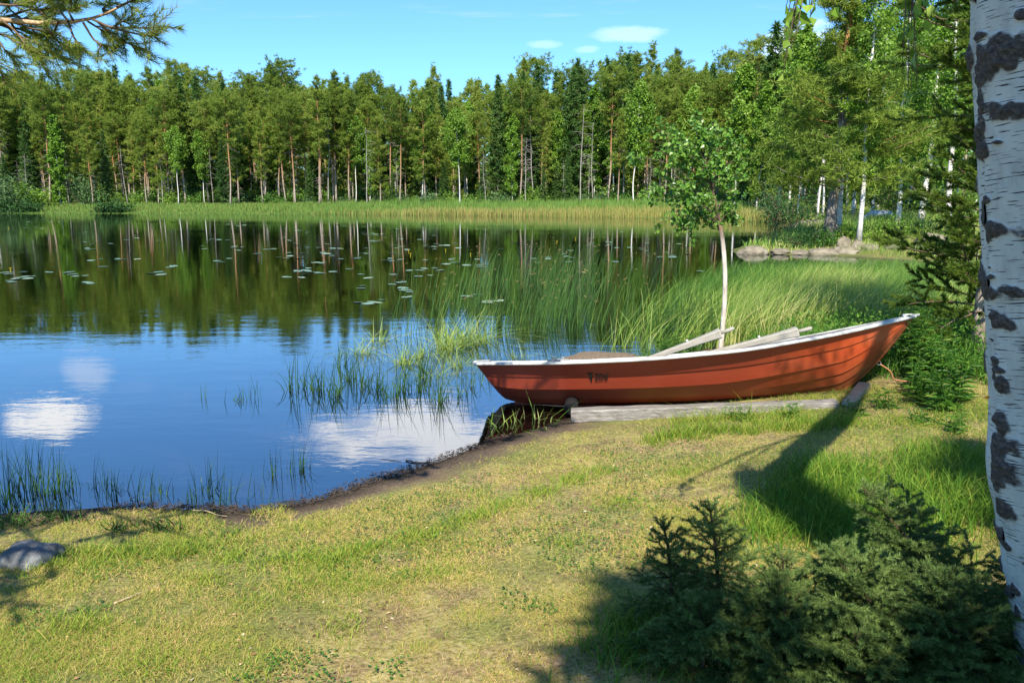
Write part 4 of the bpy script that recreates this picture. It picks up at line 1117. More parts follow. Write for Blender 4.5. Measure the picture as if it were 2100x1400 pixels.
ENDS = [(1316, 345), (1330, 300), (1342, 368), (1352, 425), (1360, 468), (1395, 462), (1372, 442), (1345, 325), (1380, 272), (1420, 258), (1455, 280), (1492, 272), (1402, 300), (1522, 292), (1540, 332), (1530, 362), (1508, 395), (1516, 428), (1494, 446), (1470, 330), (1492, 358),
        (1440, 362), (1410, 392), (1452, 408), (1388, 350), (1362, 392), (1425, 432), (1462, 440), (1432, 458), (1350, 285), (1485, 310), (1330, 400), (1500, 330), (1415, 335), (1455, 345), (1380, 318), (1436, 300), (1412, 470)]
for (px, py) in ENDS:
    px -= 9
    Y = YB + yr_.normal() * .22; e = un(px, py, Y) + yr_.normal(size=3) * .025
    rise = .10 + .42 * abs(e[0] - tps[30, 0]) + yr_.uniform(0, .12); zt = np.clip(e[2] - rise, tps[32, 2], tps[-4, 2]); a0 = tps[np.argmin(np.abs(tps[:, 2] - zt))]
    L = np.linalg.norm(e - a0); s3 = np.linspace(0, 1, 9)[:, None]
    q = a0 * (1 - s3) + e * s3 + np.array([0, 0, .22 * L]) * np.sin(s3 * np.pi * .9); add_tube(yw, q, np.linspace(.006, .0012, 9), 4, .5, False)
    for m_ in range(5):
        f0 = yr_.uniform(.3, 1.0); b0 = np.array([np.interp(f0, s3[:, 0], q[:, c]) for c in range(3)]); q2 = limb(yw, b0, nrm(e - a0) + yr_.normal(size=3) * .8, yr_.uniform(.08, .26), .0022, yr_, .9, 5)
        nl = int(yr_.integers(13, 24)); f_ = yr_.uniform(.2, 1.05, nl); P = np.array([np.interp(f_, np.linspace(0, 1, 5), q2[:, c]) for c in range(3)]).T + yr_.normal(size=(nl, 3)) * .022
        ax = rdir(nl, yr_); ax[:, 2] = -np.abs(ax[:, 2]) * .8 - .2
        leaves(yl, P, yr_.uniform(.040, .066, nl), ax, rdir(nl, yr_) + [-.1, -.7, .7], .8, np.clip(yr_.normal(.50, .20, nl), 0, .97), .12)
yt.build('trunk', M['young_bark'], yb, True); yw.build('branches', M['twig'], yb, True); yl.build('crown', M['young_leaves'], yb)


# ------------------------------------------------------------------ pines and spruces near the camera
def needles(acc, pts, n, ln, width, spread, r, tint, start=0.0, up=0.0):
    """needles along a twig polyline"""
    m_ = len(pts); f_ = r.uniform(start, 1, n); sl_ = np.linspace(0, 1, m_)
    P = np.array([np.interp(f_, sl_, pts[:, c]) for c in range(3)]).T
    tan = nrm(np.gradient(pts, axis=0)); tg = np.array([np.interp(f_, sl_, tan[:, c]) for c in range(3)]).T
    rad_ = nrm(np.cross(tg, rdir(n, r)) + np.array([0, 0, up])); D = nrm(tg * math.cos(spread) + rad_ * math.sin(spread))
    spikes(acc, P, D, ln * r.uniform(.7, 1.1, n), width, np.clip(tint + .22 * (f_ - .55) + r.normal(size=n) * .14, 0, 1))


def fan(tw, nd, pts, r, nsub, sub, ln, dens, tint, flat=.25, droop=.1, width=.0022, spread=.75, r0=.006, levels=1, up=0.0):
    """side shoots with needles along a branch"""
    m_ = len(pts); sl_ = np.linspace(0, 1, m_); tan = nrm(np.gradient(pts, axis=0))
    for k in range(nsub):
        f_ = .12 + .88 * (k + r.random()) / nsub
        a0 = np.array([np.interp(f_, sl_, pts[:, c]) for c in range(3)]); tg = np.array([np.interp(f_, sl_, tan[:, c]) for c in range(3)])
        sd = nrm(np.cross(tg, [0, 0, 1])) * (1 if k % 2 else -1); d = nrm(tg * .75 + sd * .8 + np.array([0, 0, r.normal() * flat]))
        L = sub * (1.08 - .65 * f_) * r.uniform(.7, 1.2)
        q = limb(tw, a0, d, L, r0 * .5, r, droop, 5, .5, 4)
        needles(nd, q, int(L * dens), ln, width, spread, r, tint + r.normal() * .08, .1, up)
        if levels > 1 and L > .1: fan(tw, nd, q, r, max(3, int(L / .045)), sub * .45, ln, dens, tint, flat, droop, width, spread, r0 * .5, levels - 1, up)
    needles(nd, pts[-2:], int(dens * np.linalg.norm(pts[-1] - pts[-2])), ln, width, spread, r, tint, 0, up)


# pine on the left: trunk outside the picture, one long sunlit limb reaching in at the top left
lpn = thing('pine_tree', 'pine reaching a sunlit needled limb in at the top left corner', 'tree', (-4.9, 2.9, gz(-4.9, 2.9)))
Lo = np.array(lpn.location); tw = Acc(); nd = Acc(); tk = Acc(); lr = np.random.default_rng(31)
s_, p = trunk_path(lr, 9.5, .1, 16); add_tube(tk, p, .14 * (1 - s_ * .8), 12, s_); tk.build('trunk', M['pine_bark'], lpn, True)
YL = 3.6


def px_path(pl, Y):
    return np.array([un(a[0], a[1], Y + (a[2] if len(a) > 2 else 0)) for a in pl]) - Lo


main = np.vstack([[[.1, .1, 2.3]], px_path([(-700, 60), (-300, 50), (-60, 40), (30, 43), (80, 48), (150, 45), (190, 38), (220, 28), (250, 12), (285, -8)], YL)])
lm = Acc(); add_tube(lm, main, [.045, .032, .021, .015, .011, .0095, .008, .0065, .0055, .0045, .003], 8); lm.build('limb', M['pine_limb'], lpn, True)
SH = [[(190, 40), (225, 56), (270, 58), (310, 58), (345, 55)], [(225, 56), (260, 66), (300, 74), (318, 76)], [(200, 45), (240, 80), (275, 95), (310, 108)], [(170, 46), (190, 80), (210, 95), (240, 100)], [(140, 46), (150, 75), (165, 95), (175, 105)],
      [(85, 48), (105, 70), (130, 95), (150, 105)], [(60, 46), (75, 75), (95, 95), (118, 120)], [(20, 42), (40, 75), (60, 98), (85, 130), (102, 160)], [(50, 45), (20, 20), (10, 5)], [(100, 46), (75, 15), (60, -15)], [(140, 44), (120, 20), (95, 0)], [(150, 42), (140, 22), (155, 20)],
      [(215, 30), (210, 18), (240, 5)], [(240, 15), (265, 5), (290, -4)], [(0, 42), (20, 60), (45, 88), (60, 105)], [(-30, 42), (-5, 80), (15, 110), (35, 130)], [(230, 58), (250, 45), (275, 40)], [(180, 44), (205, 60), (222, 72)], [(120, 46), (110, 70), (95, 85)], [(-60, 40), (-30, 100), (0, 140), (10, 170)], [(0, 10), (30, 12), (60, 5)], [(40, 10), (90, 25), (120, 18)], [(230, 75), (245, 90), (262, 80)], [(165, 20), (150, 8), (125, -5)]]
for k, sp in enumerate(SH):
    pl = px_path([(a, b, lr.normal() * .06) for a, b in sp], YL + lr.normal() * .12); s0 = np.linspace(0, 1, len(pl)); s1 = np.linspace(0, 1, 9)
    q = np.array([np.interp(s1, s0, pl[:, c]) for c in range(3)]).T; add_tube(tw, q, np.linspace(.0055, .0022, 9), 5, .5, False)
    needles(nd, q[3:], 120, .046, .0024, .6, lr, .72, .25)
    for e in range(7):
        f_ = lr.uniform(.3, 1.0); a0 = np.array([np.interp(f_, s1, q[:, c]) for c in range(3)])
        d = nrm(nrm(q[-1] - q[0]) + lr.normal(size=3) * .55); qq = limb(tw, a0, d, lr.uniform(.05, .15), .0025, lr, -.2, 4)
        needles(nd, qq, 70, .047, .0024, .65, lr, .72 + lr.normal() * .15, .1)
for k in range(26):
    f_ = lr.uniform(.12, .38); b0 = np.array([np.interp(f_ * 10, np.arange(11), main[:, c]) for c in range(3)]); d = np.array([.8, lr.normal() * .7, lr.normal() * .5])
    q = limb(tw, b0, d, lr.uniform(.2, .4), .006, lr, .2, 6); needles(nd, q[2:], 120, .046, .0026, .6, lr, .7, .2)
    for e in range(4): qq = limb(tw, q[2 + e % 3], nrm(d) + lr.normal(size=3) * .6, .15, .003, lr, -.1, 4); needles(nd, qq, 70, .047, .0026, .65, lr, .7, .1)
# upper limbs outside the picture, whose dappled shade falls on the beach and on the boulder
UP = [((-3.6, 1.2, 3.4), 2.2), ((-2.6, 1.9, 3.5), 1.6), ((-3.2, 2.8, 4.2), 2.0), ((-4.2, .8, 3.0), 2.0), ((-2.3, 3.5, 3.65), 2.0), ((-5.6, 4.2, 4.5), 2.0), ((-3.6, 3.9, 5.0), 2.0), ((-4.5, 1.6, 4.8), 2.0), ((-5.6, 1.6, 5.6), 2.0), ((-4.0, 3.2, 6.6), 2.0), ((-5.2, 3.6, 7.4), 1.6), ((-4.6, 2.4, 8.6), 1.2), ((-1.45, 2.5, 3.35), 1.5), ((-1.05, 2.8, 3.4), 1.5), ((-.65, 3.15, 3.45), 1.5), ((-.2, 3.5, 3.55), 1.5), ((.2, 3.7, 3.75), 1.5), ((-.45, 3.75, 3.75), 1.5), ((.75, 3.95, 3.95), 1.5), ((.1, 4.1, 3.6), 1.5), ((-2.8, 1.1, 3.2), 1.5), ((-2.6, .8, 3.0), 1.5), ((-3.2, .7, 3.0), 1.5), ((-2.2, 1.3, 3.3), 1.5)]
for (e, _) in UP:
    e = np.array(e) - Lo; a0 = at_path(s_, p, min(.93, (e[2] - .5) / 9.5)); q = np.array([a0 * (1 - f_) + e * f_ + [0, 0, .15 * math.sin(f_ * 3.1)] for f_ in np.linspace(0, 1, 8)]); add_tube(tw, q, np.linspace(.03, .008, 8), 6)
    for k in range(16):
        f_ = lr.uniform(.35, 1.0); b0 = np.array([np.interp(f_, np.linspace(0, 1, 8), q[:, c]) for c in range(3)])
        qq = limb(tw, b0, nrm(e - a0) * .8 + lr.normal(size=3) * .55, lr.uniform(.2, .5), .006, lr, -.1, 5); needles(nd, qq, 150, .06, .008, .6, lr, .5, .2)
        for g_ in range(3):
            q3 = limb(tw, qq[2 + g_ % 3], nrm(qq[-1] - qq[0]) + lr.normal(size=3) * .6, .14, .003, lr, -.1, 4); needles(nd, q3, 110, .06, .008, .6, lr, .5, .2)
tw.build('twigs', M['twig'], lpn, True); nd.build('needles', M['pine_needles'], lpn)

# dark young pine left of the big trunk
dp = thing('pine_tree', 'dark young pine with dense branches beside the big birch trunk', 'tree'); DX, DY = 4.72, 7.9; dp.location = (DX, DY, gz(DX, DY) - .05)
dr = np.random.default_rng(61); tk = Acc(); tw = Acc(); nd = Acc(); s_, p = trunk_path(dr, 6.2, .06, 14); add_tube(tk, p, .075 * (1 - s_ * .85), 10, s_ * .3); tk.build('trunk', M['pine_bark'], dp, True)
for k in range(160):
    v = (k + dr.random()) / 160; h = .08 + .90 * v; az = k * 2.4 + dr.normal() * .3; L = (1.50 - .30 * v) * dr.uniform(.55, 1.2) * (.7 if v < .42 else 1)
    q = limb(tw, at_path(s_, p, h), [math.cos(az), math.sin(az), .12 + .4 * v], L, .010, dr, -.2, 6)
    fan(tw, nd, q, dr, 11, .36 * (1 - .3 * v), .060, 620, .18, .3, -.2, .011, .75, .008, 1, .2)  # low needle tint stands in for the shade on this pine
tw.build('twigs', M['twig'], dp, True); nd.build('needles', M['pine_needles'], dp)


# spruce saplings in the lower right corner
def sapling(label, base, top, whorls, Lb, seed, dens=1500, tint=.42, group='small spruces in the shaded lower right corner', ln=.019):
    r = np.random.default_rng(seed); base = np.array(base, float); top = np.array(top, float) - base
    root = thing('spruce_sapling', label, 'tree', tuple(base), group); tw = Acc(); nd = Acc(); H = np.linalg.norm(top)
    s_ = np.linspace(0, 1, 12)[:, None]; pts = top * s_ + np.array([.02, .02, 0]) * np.sin(s_ * 3); add_tube(tw, pts, np.linspace(.007 + .008 * H, .003, 12), 7)
    needles(nd, pts[4:], int(H * .66 * dens * 1.1), ln, .0030, .8, r, tint + .1)
    for k in range(whorls):
        v = (k + .5) / whorls; h = .06 + .91 * v; nb_ = 5 if k < whorls - 1 else 4
        for j in range(nb_):
            az = j * 6.283 / nb_ + k * .7 + r.normal() * .25; L = (Lb * (1 - v) ** .85 + .045) * r.uniform(.8, 1.15); el = -.10 + .85 * v
            a0 = np.array([np.interp(h + r.normal() * .01, s_[:, 0], pts[:, c]) for c in range(3)])
            q = limb(tw, a0, [math.cos(az) * math.cos(el), math.sin(az) * math.cos(el), math.sin(el)], L, .0034, r, .18 - .5 * v, 7, .5, 5)
            needles(nd, q, int(L * dens), ln, .0030, .85, r, tint, .03)
            if L > .06: fan(tw, nd, q, r, max(4, int(L / .024)), L * .58, ln, dens, tint, .15, .15, .0030, .85, .003, 2 if L > .22 else 1)
    tw.build('stem', M['spruce_twig'], root, True); nd.build('needles', M['sapling_needles'], root)
    return root


def gpt(px, py, Y):
    q = un(px, py, Y); return (q[0], q[1], gz(q[0], q[1]) - .02)


sapling('small spruce with a bare pointed tip, leftmost of the corner group', gpt(1378, 1260, 3.0), un(1358, 1068, 3.0), 8, .17, 701, 1000)
sapling('tallest of the small spruces, standing against sunlit grass', gpt(1475, 1270, 2.95), un(1452, 1028, 2.95), 9, .24, 702, 1000)
sapling('short spruce tip poking up between the tall sapling and the dark boughs', gpt(1600, 1290, 2.85), un(1602, 1135, 2.85), 6, .16, 703, 1000)
sapling('low bushy spruce at the bottom below the two pointed saplings', gpt(1440, 1400, 2.62), un(1430, 1235, 2.7), 6, .26, 704, 1500)
sapling('low bushy spruce in the middle of the dark corner', gpt(1610, 1400, 2.55), un(1600, 1200, 2.6), 6, .34, 705, 1500)
sapling('leaning spruce whose drooping leader rises over the dark corner', gpt(2010, 1330, 2.75), un(1768, 1000, 2.85), 9, .34, 706, 1500)
sapling('wide dark spruce beside the foot of the white birch', gpt(1890, 1420, 2.5), un(1700, 1130, 2.6), 7, .42, 707, 1500)
sapling('dark spruce pressed against the birch trunk at the bottom', gpt(1985, 1450, 2.35), un(1930, 1180, 2.4), 7, .36, 708, 1500)
sapling('lowest spruce filling the bottom edge of the dark corner', gpt(1760, 1480, 2.35), un(1750, 1290, 2.35), 6, .34, 709, 1500)

# trees behind the viewpoint: spruces shade the corner, an added trunk shades the birch
for k, (x, y, H, sp) in enumerate([(.02, -2.3, 5.7, .20), (1.0, -1.9, 4.5, .20), (2.35, -1.6, 6.9, .19)]):
    o = build_spruce(800 + k, H, sp, nb=85, m=11, ts=.28, tw=.06, base=.25, label='spruce behind the viewpoint shading the lower right corner', dens=8); o.location = (x, y, gz(x, y)); o['group'] = 'spruces behind the viewpoint'
sg = thing('dead_tree', 'added leaning broken off trunk behind the viewpoint shading the birch', 'dead tree', (2.3, -.9, gz(2.3, -.9) - .1)); a = Acc()  # unseen trunk, added and leaned to keep sun off the birch
sp_ = np.array([(0, 0, 0), (-.38, 0, 1.5), (-.72, .02, 3.0), (-.98, 0, 4.3), (-1.30, 0, 5.6), (-1.36, .02, 5.95)]); add_tube(a, sp_, [.26, .23, .22, .21, .20, .12], 16, np.linspace(0, .5, 6)); a.build('trunk', M['pine_bark'], sg, True)
a = Acc(); kr = np.random.default_rng(4)
for k in range(9):
    f_ = kr.uniform(.25, .95); az = kr.random() * 6.28; limb(a, [np.interp(f_, np.linspace(0, 1, 6), sp_[:, c]) for c in range(3)], [math.cos(az), math.sin(az), .1], kr.uniform(.2, .6), .02, kr, .3, 4)
a.build('added_dead_branches', M['dead_wood'], sg)

# ------------------------------------------------------------------ lawn
gr = np.random.default_rng(77)


def frustum_pts(n, y0, y1, px0=-420, px1=2520, power=1.0):
    Y = y0 + (y1 - y0) * gr.random(n) ** power; px = gr.uniform(px0, px1, n)
    return (px - 1050) / FOC * Y * 1.03, Y


ga = Acc()
for n, y0, y1 in [(240000, 2.0, 3.4), (190000, 3.4, 5.0), (140000, 5.0, 7.4)]:
    X, Y = frustum_pts(n, y0, y1); Z, sd = gz_sd(X, Y)
    q = xy3(X, Y); wet = fbm(q, 1.1, 4); fine = fbm(q + 40, 5.0, 3)
    lush = np.clip((X - .9) * .25 * (X > .9) + (wet - .5) * 2.4 - .10 + .25 * np.exp(-((sd - .75) / .25) ** 2) * (fine > .45) + .25 * np.clip(-X - 1.0, 0, 1), 0, 1)
    edge_ = np.where(X < -1.4, .12, .38)
    keep = (sd > edge_ + (fine - .5) * .75) & (gr.random(n) < np.clip(.35 + 3.0 * (fbm(q + 9, 3.0, 4) - .42) + .6 * lush, .12, 1)) & ~((np.abs(Y - 7.1) < .5) & (X < 1.1))
    X, Y, Z, lush, fine = X[keep], Y[keep], Z[keep], lush[keep], fine[keep]; n = len(X)
    bare = fbm(xy3(X, Y, 20), 2.6, 4)
    dry = gr.random(n) > .16 + .66 * lush
    tn = np.where(dry, gr.uniform(.62, 1.0, n) - .1 * (bare > .55), gr.uniform(.22, .66, n)); h = np.where(dry, gr.uniform(.010, .025, n), gr.uniform(.014, .042, n)) * (1 + .7 * lush) * (.75 + .6 * fine)
    ln_ = gr.normal(size=(n, 2)) * np.where(dry, 1.5, .75)[:, None]
    blades(ga, np.stack([X, Y, Z - .003], 1), h, np.where(Y < 3.6, .0024, .0036), ln_, .25, tn, 2)
nl_ = 2600; X, Y = frustum_pts(nl_, 2.3, 6.2, -40, 1700); Z, sd = gz_sd(X, Y); kp_ = (sd > .5) & (fbm(xy3(X, Y, 5), 1.6, 3) > .42); X, Y, Z = X[kp_], Y[kp_], Z[kp_]; nl_ = len(X)
ax_ = rdir(nl_); ax_[:, 2] *= .25; lt = Acc(); leaves(lt, np.stack([X, Y, Z + .008], 1), gr.uniform(.010, .026, nl_), ax_, rdir(nl_) * .5 + [0, 0, 1], .6, gr.random(nl_), .2)
M['litter'] = foliage('leaf_litter_bits', [(0.0, (0.10, 0.055, 0.025)), (0.5, (0.30, 0.17, 0.07)), (0.85, (0.50, 0.34, 0.17)), (1.0, (0.62, 0.52, 0.38))], 0.1)
tag(lt.build('leaf_litter', M['litter']), 'dry brown leaf bits scattered in the lawn', 'litter', kind='stuff')
cl_ = 30000; X, Y = frustum_pts(cl_, 2.3, 6.6, -40, 2000); Z, sd = gz_sd(X, Y); kp_ = (sd > .55) & (fbm(xy3(X, Y, 12), 2.4, 3) > .55 - .03 * X); X, Y, Z = X[kp_], Y[kp_], Z[kp_]; cl_ = len(X)
ct = Acc(); ax_ = rdir(cl_); ax_[:, 2] *= .2; leaves(ct, np.stack([X, Y, Z + gr.uniform(.008, .03, cl_)], 1), gr.uniform(.009, .017, cl_), ax_, rdir(cl_) * .35 + [0, 0, 1], .95, np.clip(gr.normal(.45, .2, cl_), 0, 1))
tag(ct.build('clover', M['herb']), 'small round clover leaves in green patches of the lawn', 'clover', kind='stuff')
# longer tufts
def tufts(acc, spots, per, hh, width, tint, lean=.5, bias=(0.1, 0)):
    for (px, py, rad_, hs) in spots:
        c = un(px, py, z=.32) if py > 700 else un(px, py, z=.2)
        P = np.stack([c[0] + gr.normal(size=per) * rad_, c[1] + gr.normal(size=per) * rad_], 1); Z, sd = gz_sd(P[:, 0], P[:, 1])
        blades(acc, np.stack([P[:, 0], P[:, 1], Z - .01], 1), hh * hs * gr.uniform(.5, 1.15, per), width, gr.normal(size=(per, 2)) * lean + bias, .2, np.clip(tint + gr.normal(size=per) * .13, 0, 1), 3)


tufts(ga, [(1650, 1010, .16, 1.0), (1690, 980, .12, 1.1), (1720, 1050, .18, .9), (1620, 1060, .16, .8), (1770, 1080, .2, 1), (1850, 1020, .25, 1), (1900, 1080, .25, 1), (1960, 1010, .2, 1.1), (1930, 960, .15, 1.0), (1830, 1110, .2, .9), (1690, 1110, .15, .7), (1350, 1290, .10, .6), (1300, 1340, .12, .6), (1570, 1090, .12, .6), (1980, 1080, .2, 1.2)], 620, .20, .005, .30, .45)
tufts(ga, [(px, 858 - (px - 1180) * .012 + gr.normal() * 6, .05, gr.uniform(.5, 1.1)) for px in np.arange(1330, 1760, 14)], 70, .16, .005, .42, .5)
tufts(ga, [(px, 826 + gr.normal() * 5, .06, gr.uniform(.7, 1.2)) for px in np.arange(1390, 1640, 12)], 40, .17, .004, .45, .8)
tufts(ga, [(px, py, .07, s * 1.25) for px, py, s in [(150, 1240, .5), (170, 1060, .6), (60, 1060, .7), (330, 1060, .5), (380, 1055, .6), (470, 1070, .5), (620, 1080, .4), (720, 1075, .5), (860, 1040, .5), (980, 1005, .5), (1110, 960, .5), (1180, 940, .5), (840, 1050, .4), (680, 1090, .5), (1230, 920, .4), (1040, 985, .4), (930, 1022, .45), (760, 1062, .4), (560, 1085, .5), (250, 1060, .6), (200, 1085, .4), (90, 1090, .5), (420, 1120, .3), (500, 1180, .3), (900, 1130, .3), (1150, 1080, .35), (1280, 1000, .35), (1400, 940, .35), (700, 1250, .3), (300, 1330, .35), (520, 1350, .3)]], 230, .13, .0045, .45, .6)
tag(ga.build('grass', M['grass']), 'short dry lawn grass with green patches by the shore', 'grass', kind='stuff')

# herbs and tall grass on the bank beyond the bow
ga = Acc()
X = gr.uniform(2.9, 9.5, 26000); Y = gr.uniform(6.55, 11.5, 26000); Z, sd = gz_sd(X, Y)
keep = (sd > .3) & (X > 3.05 + (7.2 - Y).clip(0) * .9) & ~((X < 4.25) & (Y < 7.55)); X, Y, Z = X[keep], Y[keep], Z[keep]; n = len(X)
blades(ga, np.stack([X, Y, Z - .02], 1), gr.uniform(.15, .50, n) * np.clip((Y - 6.2) / 1.0, .35, 1), .008, gr.normal(size=(n, 2)) * .35 + [.1, 0], .15, np.clip(gr.normal(.42, .16, n), 0, 1), 3)
X = gr.uniform(3.0, 8.0, 16000); Y = gr.uniform(6.5, 9.5, 16000); Z, sd = gz_sd(X, Y); keep = (X > 3.1 + (7.1 - Y).clip(0) * .9) & ~((X < 4.25) & (Y < 7.55)); X, Y, Z = X[keep], Y[keep], Z[keep]; n = len(X)
leaves(ga, np.stack([X, Y, Z + gr.random(n) ** 1.3 * np.clip((Y - 6.2) * .5, .08, .5)], 1), gr.uniform(.03, .075, n), rdir(n) + [0, 0, .3], rdir(n) + [0, 0, .8], .38, np.clip(gr.normal(.55, .2, n), 0, 1), .1)
tag(ga.build('undergrowth', M['herb']), 'tangle of tall grass and herbs on the bank beyond the bow', 'undergrowth', kind='stuff')


def herb(loc, H, n, ls, seed, label, group, mat='herb', spread=.25, aspect=.22):
    r = np.random.default_rng(seed); root = thing('leafy_plant', label, 'plant', loc, group); st = Acc(); lf = Acc()
    for k in range(n):
        az = r.random() * 6.28; d = nrm([math.cos(az) * spread, math.sin(az) * spread, 1]); L = H * r.uniform(.6, 1.05)
        pts = limb(st, r.normal(size=3) * [.05, .05, 0], d, L, .0045, r, -.1, 6, .4, 4); m_ = int(L / .025)
        f_ = np.linspace(.15, 1, m_); P = np.array([np.interp(f_, np.linspace(0, 1, 6), pts[:, c]) for c in range(3)]).T
        a = np.arange(m_) * 2.4; ax = np.stack([np.cos(a), np.sin(a), np.full(m_, .35)], 1)
        leaves(lf, P, ls * (1.15 - .6 * f_) * r.uniform(.8, 1.2, m_), ax, np.tile([0, 0, 1.], (m_, 1)) + r.normal(size=(m_, 3)) * .2, aspect, np.clip(r.normal(.5, .2, m_), 0, 1), .25)
    st.build('stems', M['herb'], root, True); lf.build('leaves', M[mat], root); return root


HP = [(1850, 800, 8.1, .62), (1880, 790, 7.8, .75), (1912, 800, 7.4, .70), (1930, 815, 7.0, .55), (1960, 820, 6.9, .55), (1905, 830, 6.85, .40), (1840, 845, 6.5, .20), (1915, 850, 6.5, .36), (1960, 870, 6.2, .36), (1990, 860, 6.4, .5), (1990, 900, 5.6, .22), (1780, 868, 6.35, .16), (1640, 872, 6.4, .16), (1545, 866, 6.5, .18), (1990, 990, 4.6, .16), (1930, 905, 5.9, .16)]
for k, (px, py, Y, H) in enumerate(HP):
    x = (px - 1050) / FOC * Y; herb((x, Y, gz(x, Y) - .01), H, 9, .13 if H > .3 else .08, 900 + k, 'green leafy herb among the weeds right of the bow' if px > 1800 else 'small green herb beside the timber rail', 'herbs around the bow and rails')
herb((un(1395, 700, 9.3)[0], 9.3, gz(un(1395, 700, 9.3)[0], 9.3)), .42, 60, .10, 940, 'round clump of dense leafy green herbs between the boat and young birch', None, 'herb', .75, .28)
herb((un(1335, 712, 9.4)[0], 9.4, max(gz(un(1335, 712, 9.4)[0], 9.4), 0)), .26, 40, .06, 941, 'low reddish green leafy clump right of the brown boulder in the water', None, 'birch_leaves', .9, .4)

# ------------------------------------------------------------------ sedge bed
sa = Acc(); n = 150000
Y = 10.3 + 9.2 * gr.random(n) ** .8; X = gr.uniform(.1, 13.0, n); Z, sd = gz_sd(X, Y); q = xy3(X, Y)
lim = 1.1 + (Y - 10.5) * .44 + (fbm(q, .55, 3) - .5) * 1.6
dens = np.clip((X - lim) * .42 + .10, 0, 1) * np.clip(.35 + 2.2 * (fbm(q + 31, 1.4, 3) - .30), .25, 1) * np.clip((19.6 - Y) * .6, 0, 1)
keep = (gr.random(n) < dens) & (sd < 2.5 + (X > 5) * 3); X, Y, Z, q = X[keep], Y[keep], Z[keep], q[keep]; n = len(X)
ripe = fbm(q + 5, .8, 3); far_ = np.clip((Y - 12.5) / 4, 0, 1)
h = np.clip(.92 - .024 * (Y - 10), .42, .95) * gr.uniform(.50, 1.2, n)
tn = np.clip(.55 + (ripe - .5) * 1.3 - .18 * np.clip(1.2 - (X - lim[keep]) * .5, 0, 1) - .22 * far_ + np.clip(X - 4, 0, 5) * .035 * (1 - far_) + gr.normal(size=n) * .16, 0, 1)
blades(sa, np.stack([X, Y, np.maximum(Z, -.12)], 1), h, .0085 + .004 * far_, gr.normal(size=(n, 2)) * np.array([.32, .3]) + [.40, -.05], gr.choice([.08, .16, .34], n), tn, 4)
tag(sa.build('sedge_bed', M['sedge']), 'dense pale green sedge leaning right in the shallow bay', 'sedge', kind='stuff')

ma = Acc(); n = 90000; X = gr.uniform(5.5, 34, n); Y = 13 + 47 * gr.random(n) ** 1.2; Z, sd = gz_sd(X, Y); keep = (sd > .5) & (X < Y * .66); X, Y, Z = X[keep], Y[keep], Z[keep]; n = len(X)
blades(ma, np.stack([X, Y, Z - .02], 1), gr.uniform(.25, .6, n) * np.where(Y < 26, .9, np.clip((Y - 25) / 6, .45, 1.3)), np.where(Y < 26, .014, .03), gr.normal(size=(n, 2)) * .25 + [.15, 0], .1, np.clip(gr.normal(.42, .18, n) + .25 * (fbm(xy3(X, Y), .3, 2) > .55), 0, 1), 2)
tag(ma.build('meadow_grass', M['sedge']), 'tall green meadow grass under the birches of the rocky point', 'grass', kind='stuff')
# rushes standing in open water, thin and dark with brown heads
ra = Acc(); n = 1900
px = np.clip(gr.normal(1090, 120, n), 780, 1400); py = gr.uniform(560, 690, n) - (px - 1000) * .05
PW = np.array([un(a, b, z=0) for a, b in zip(px, py)]); clump = fbm(PW, .9, 2) > .44; PW = PW[clump]; n = len(PW)
hh = gr.uniform(.45, 1.05, n)
blades(ra, PW - [0, 0, .15], hh + .15, .010, gr.normal(size=(n, 2)) * .10 + [.22, 0], .04, np.clip(gr.normal(.5, .15, n), 0, .9), 3)
hd = gr.random(n) < .20; H_ = PW[hd] + np.stack([.22 * hh[hd], 0 * hh[hd], hh[hd] * .93], 1); m_ = len(H_)
for q in range(4): spikes(ra, H_, nrm(np.stack([gr.normal(size=m_) + .6, gr.normal(size=m_), gr.normal(size=m_) * .6 + .2], 1)), .040, .012, .97)
tag(ra.build('rush_bed', M['rush']), 'thin dark green rushes with brown heads standing in open water', 'rushes', kind='stuff')


# separate tufts standing in the water
def reed_tuft(loc, H, n, label, seed, mat='rush', arch=.15, curl=.1, rad_=.06, bent=.25, tint=.4, lean=(.05, 0), wd=.007):
    global gr
    r = np.random.default_rng(seed); a = Acc(); P = np.stack([r.normal(size=n) * rad_, r.normal(size=n) * rad_, np.full(n, -.10)], 1)
    cr_ = np.where(r.random(n) < bent, r.uniform(.5, .95, n), curl)
    h = H * r.uniform(.45, 1.1, n) + .1; ln_ = r.normal(size=(n, 2)) * arch + lean; ln_ *= np.where(cr_ > .4, 2.4, 1)[:, None]
    blades(a, P, h, wd, ln_, cr_, np.clip(r.normal(tint, .15, n), 0, 1), 5)
    o = a.build('reed_tuft', M[mat]); o.location = loc; return tag(o, label, 'reed tuft', 'reed tufts standing in the water')


TU = []
for px, py, H, n in [(600, 800, .50, 9), (625, 795, .45, 10), (655, 800, .48, 14), (690, 810, .42, 16), (715, 780, .45, 14), (745, 790, .40, 14), (775, 800, .42, 14), (800, 815, .40, 10), (830, 800, .50, 14), (860, 800, .44, 14), (900, 820, .42, 16), (940, 815, .36, 8), (965, 790, .42, 8), (700, 750, .4, 10), (870, 770, .45, 12), (1000, 770, .3, 6)]:
    TU.append((px, py, H, n, 'dark thin reed tuft in the blue water left of the stern', 'rush', .14, .5))
for px, py, H, n in [(745, 725, .34, 30), (775, 700, .36, 26), (830, 745, .30, 40), (860, 730, .34, 30), (915, 715, .50, 60), (950, 705, .55, 70), (990, 700, .42, 40), (890, 770, .22, 26), (1060, 735, .25, 20), (935, 750, .3, 26)]:
    TU.append((px, py, H, n, 'arching pale green sedge tuft in the water beyond the stern', 'sedge', .55, .62))
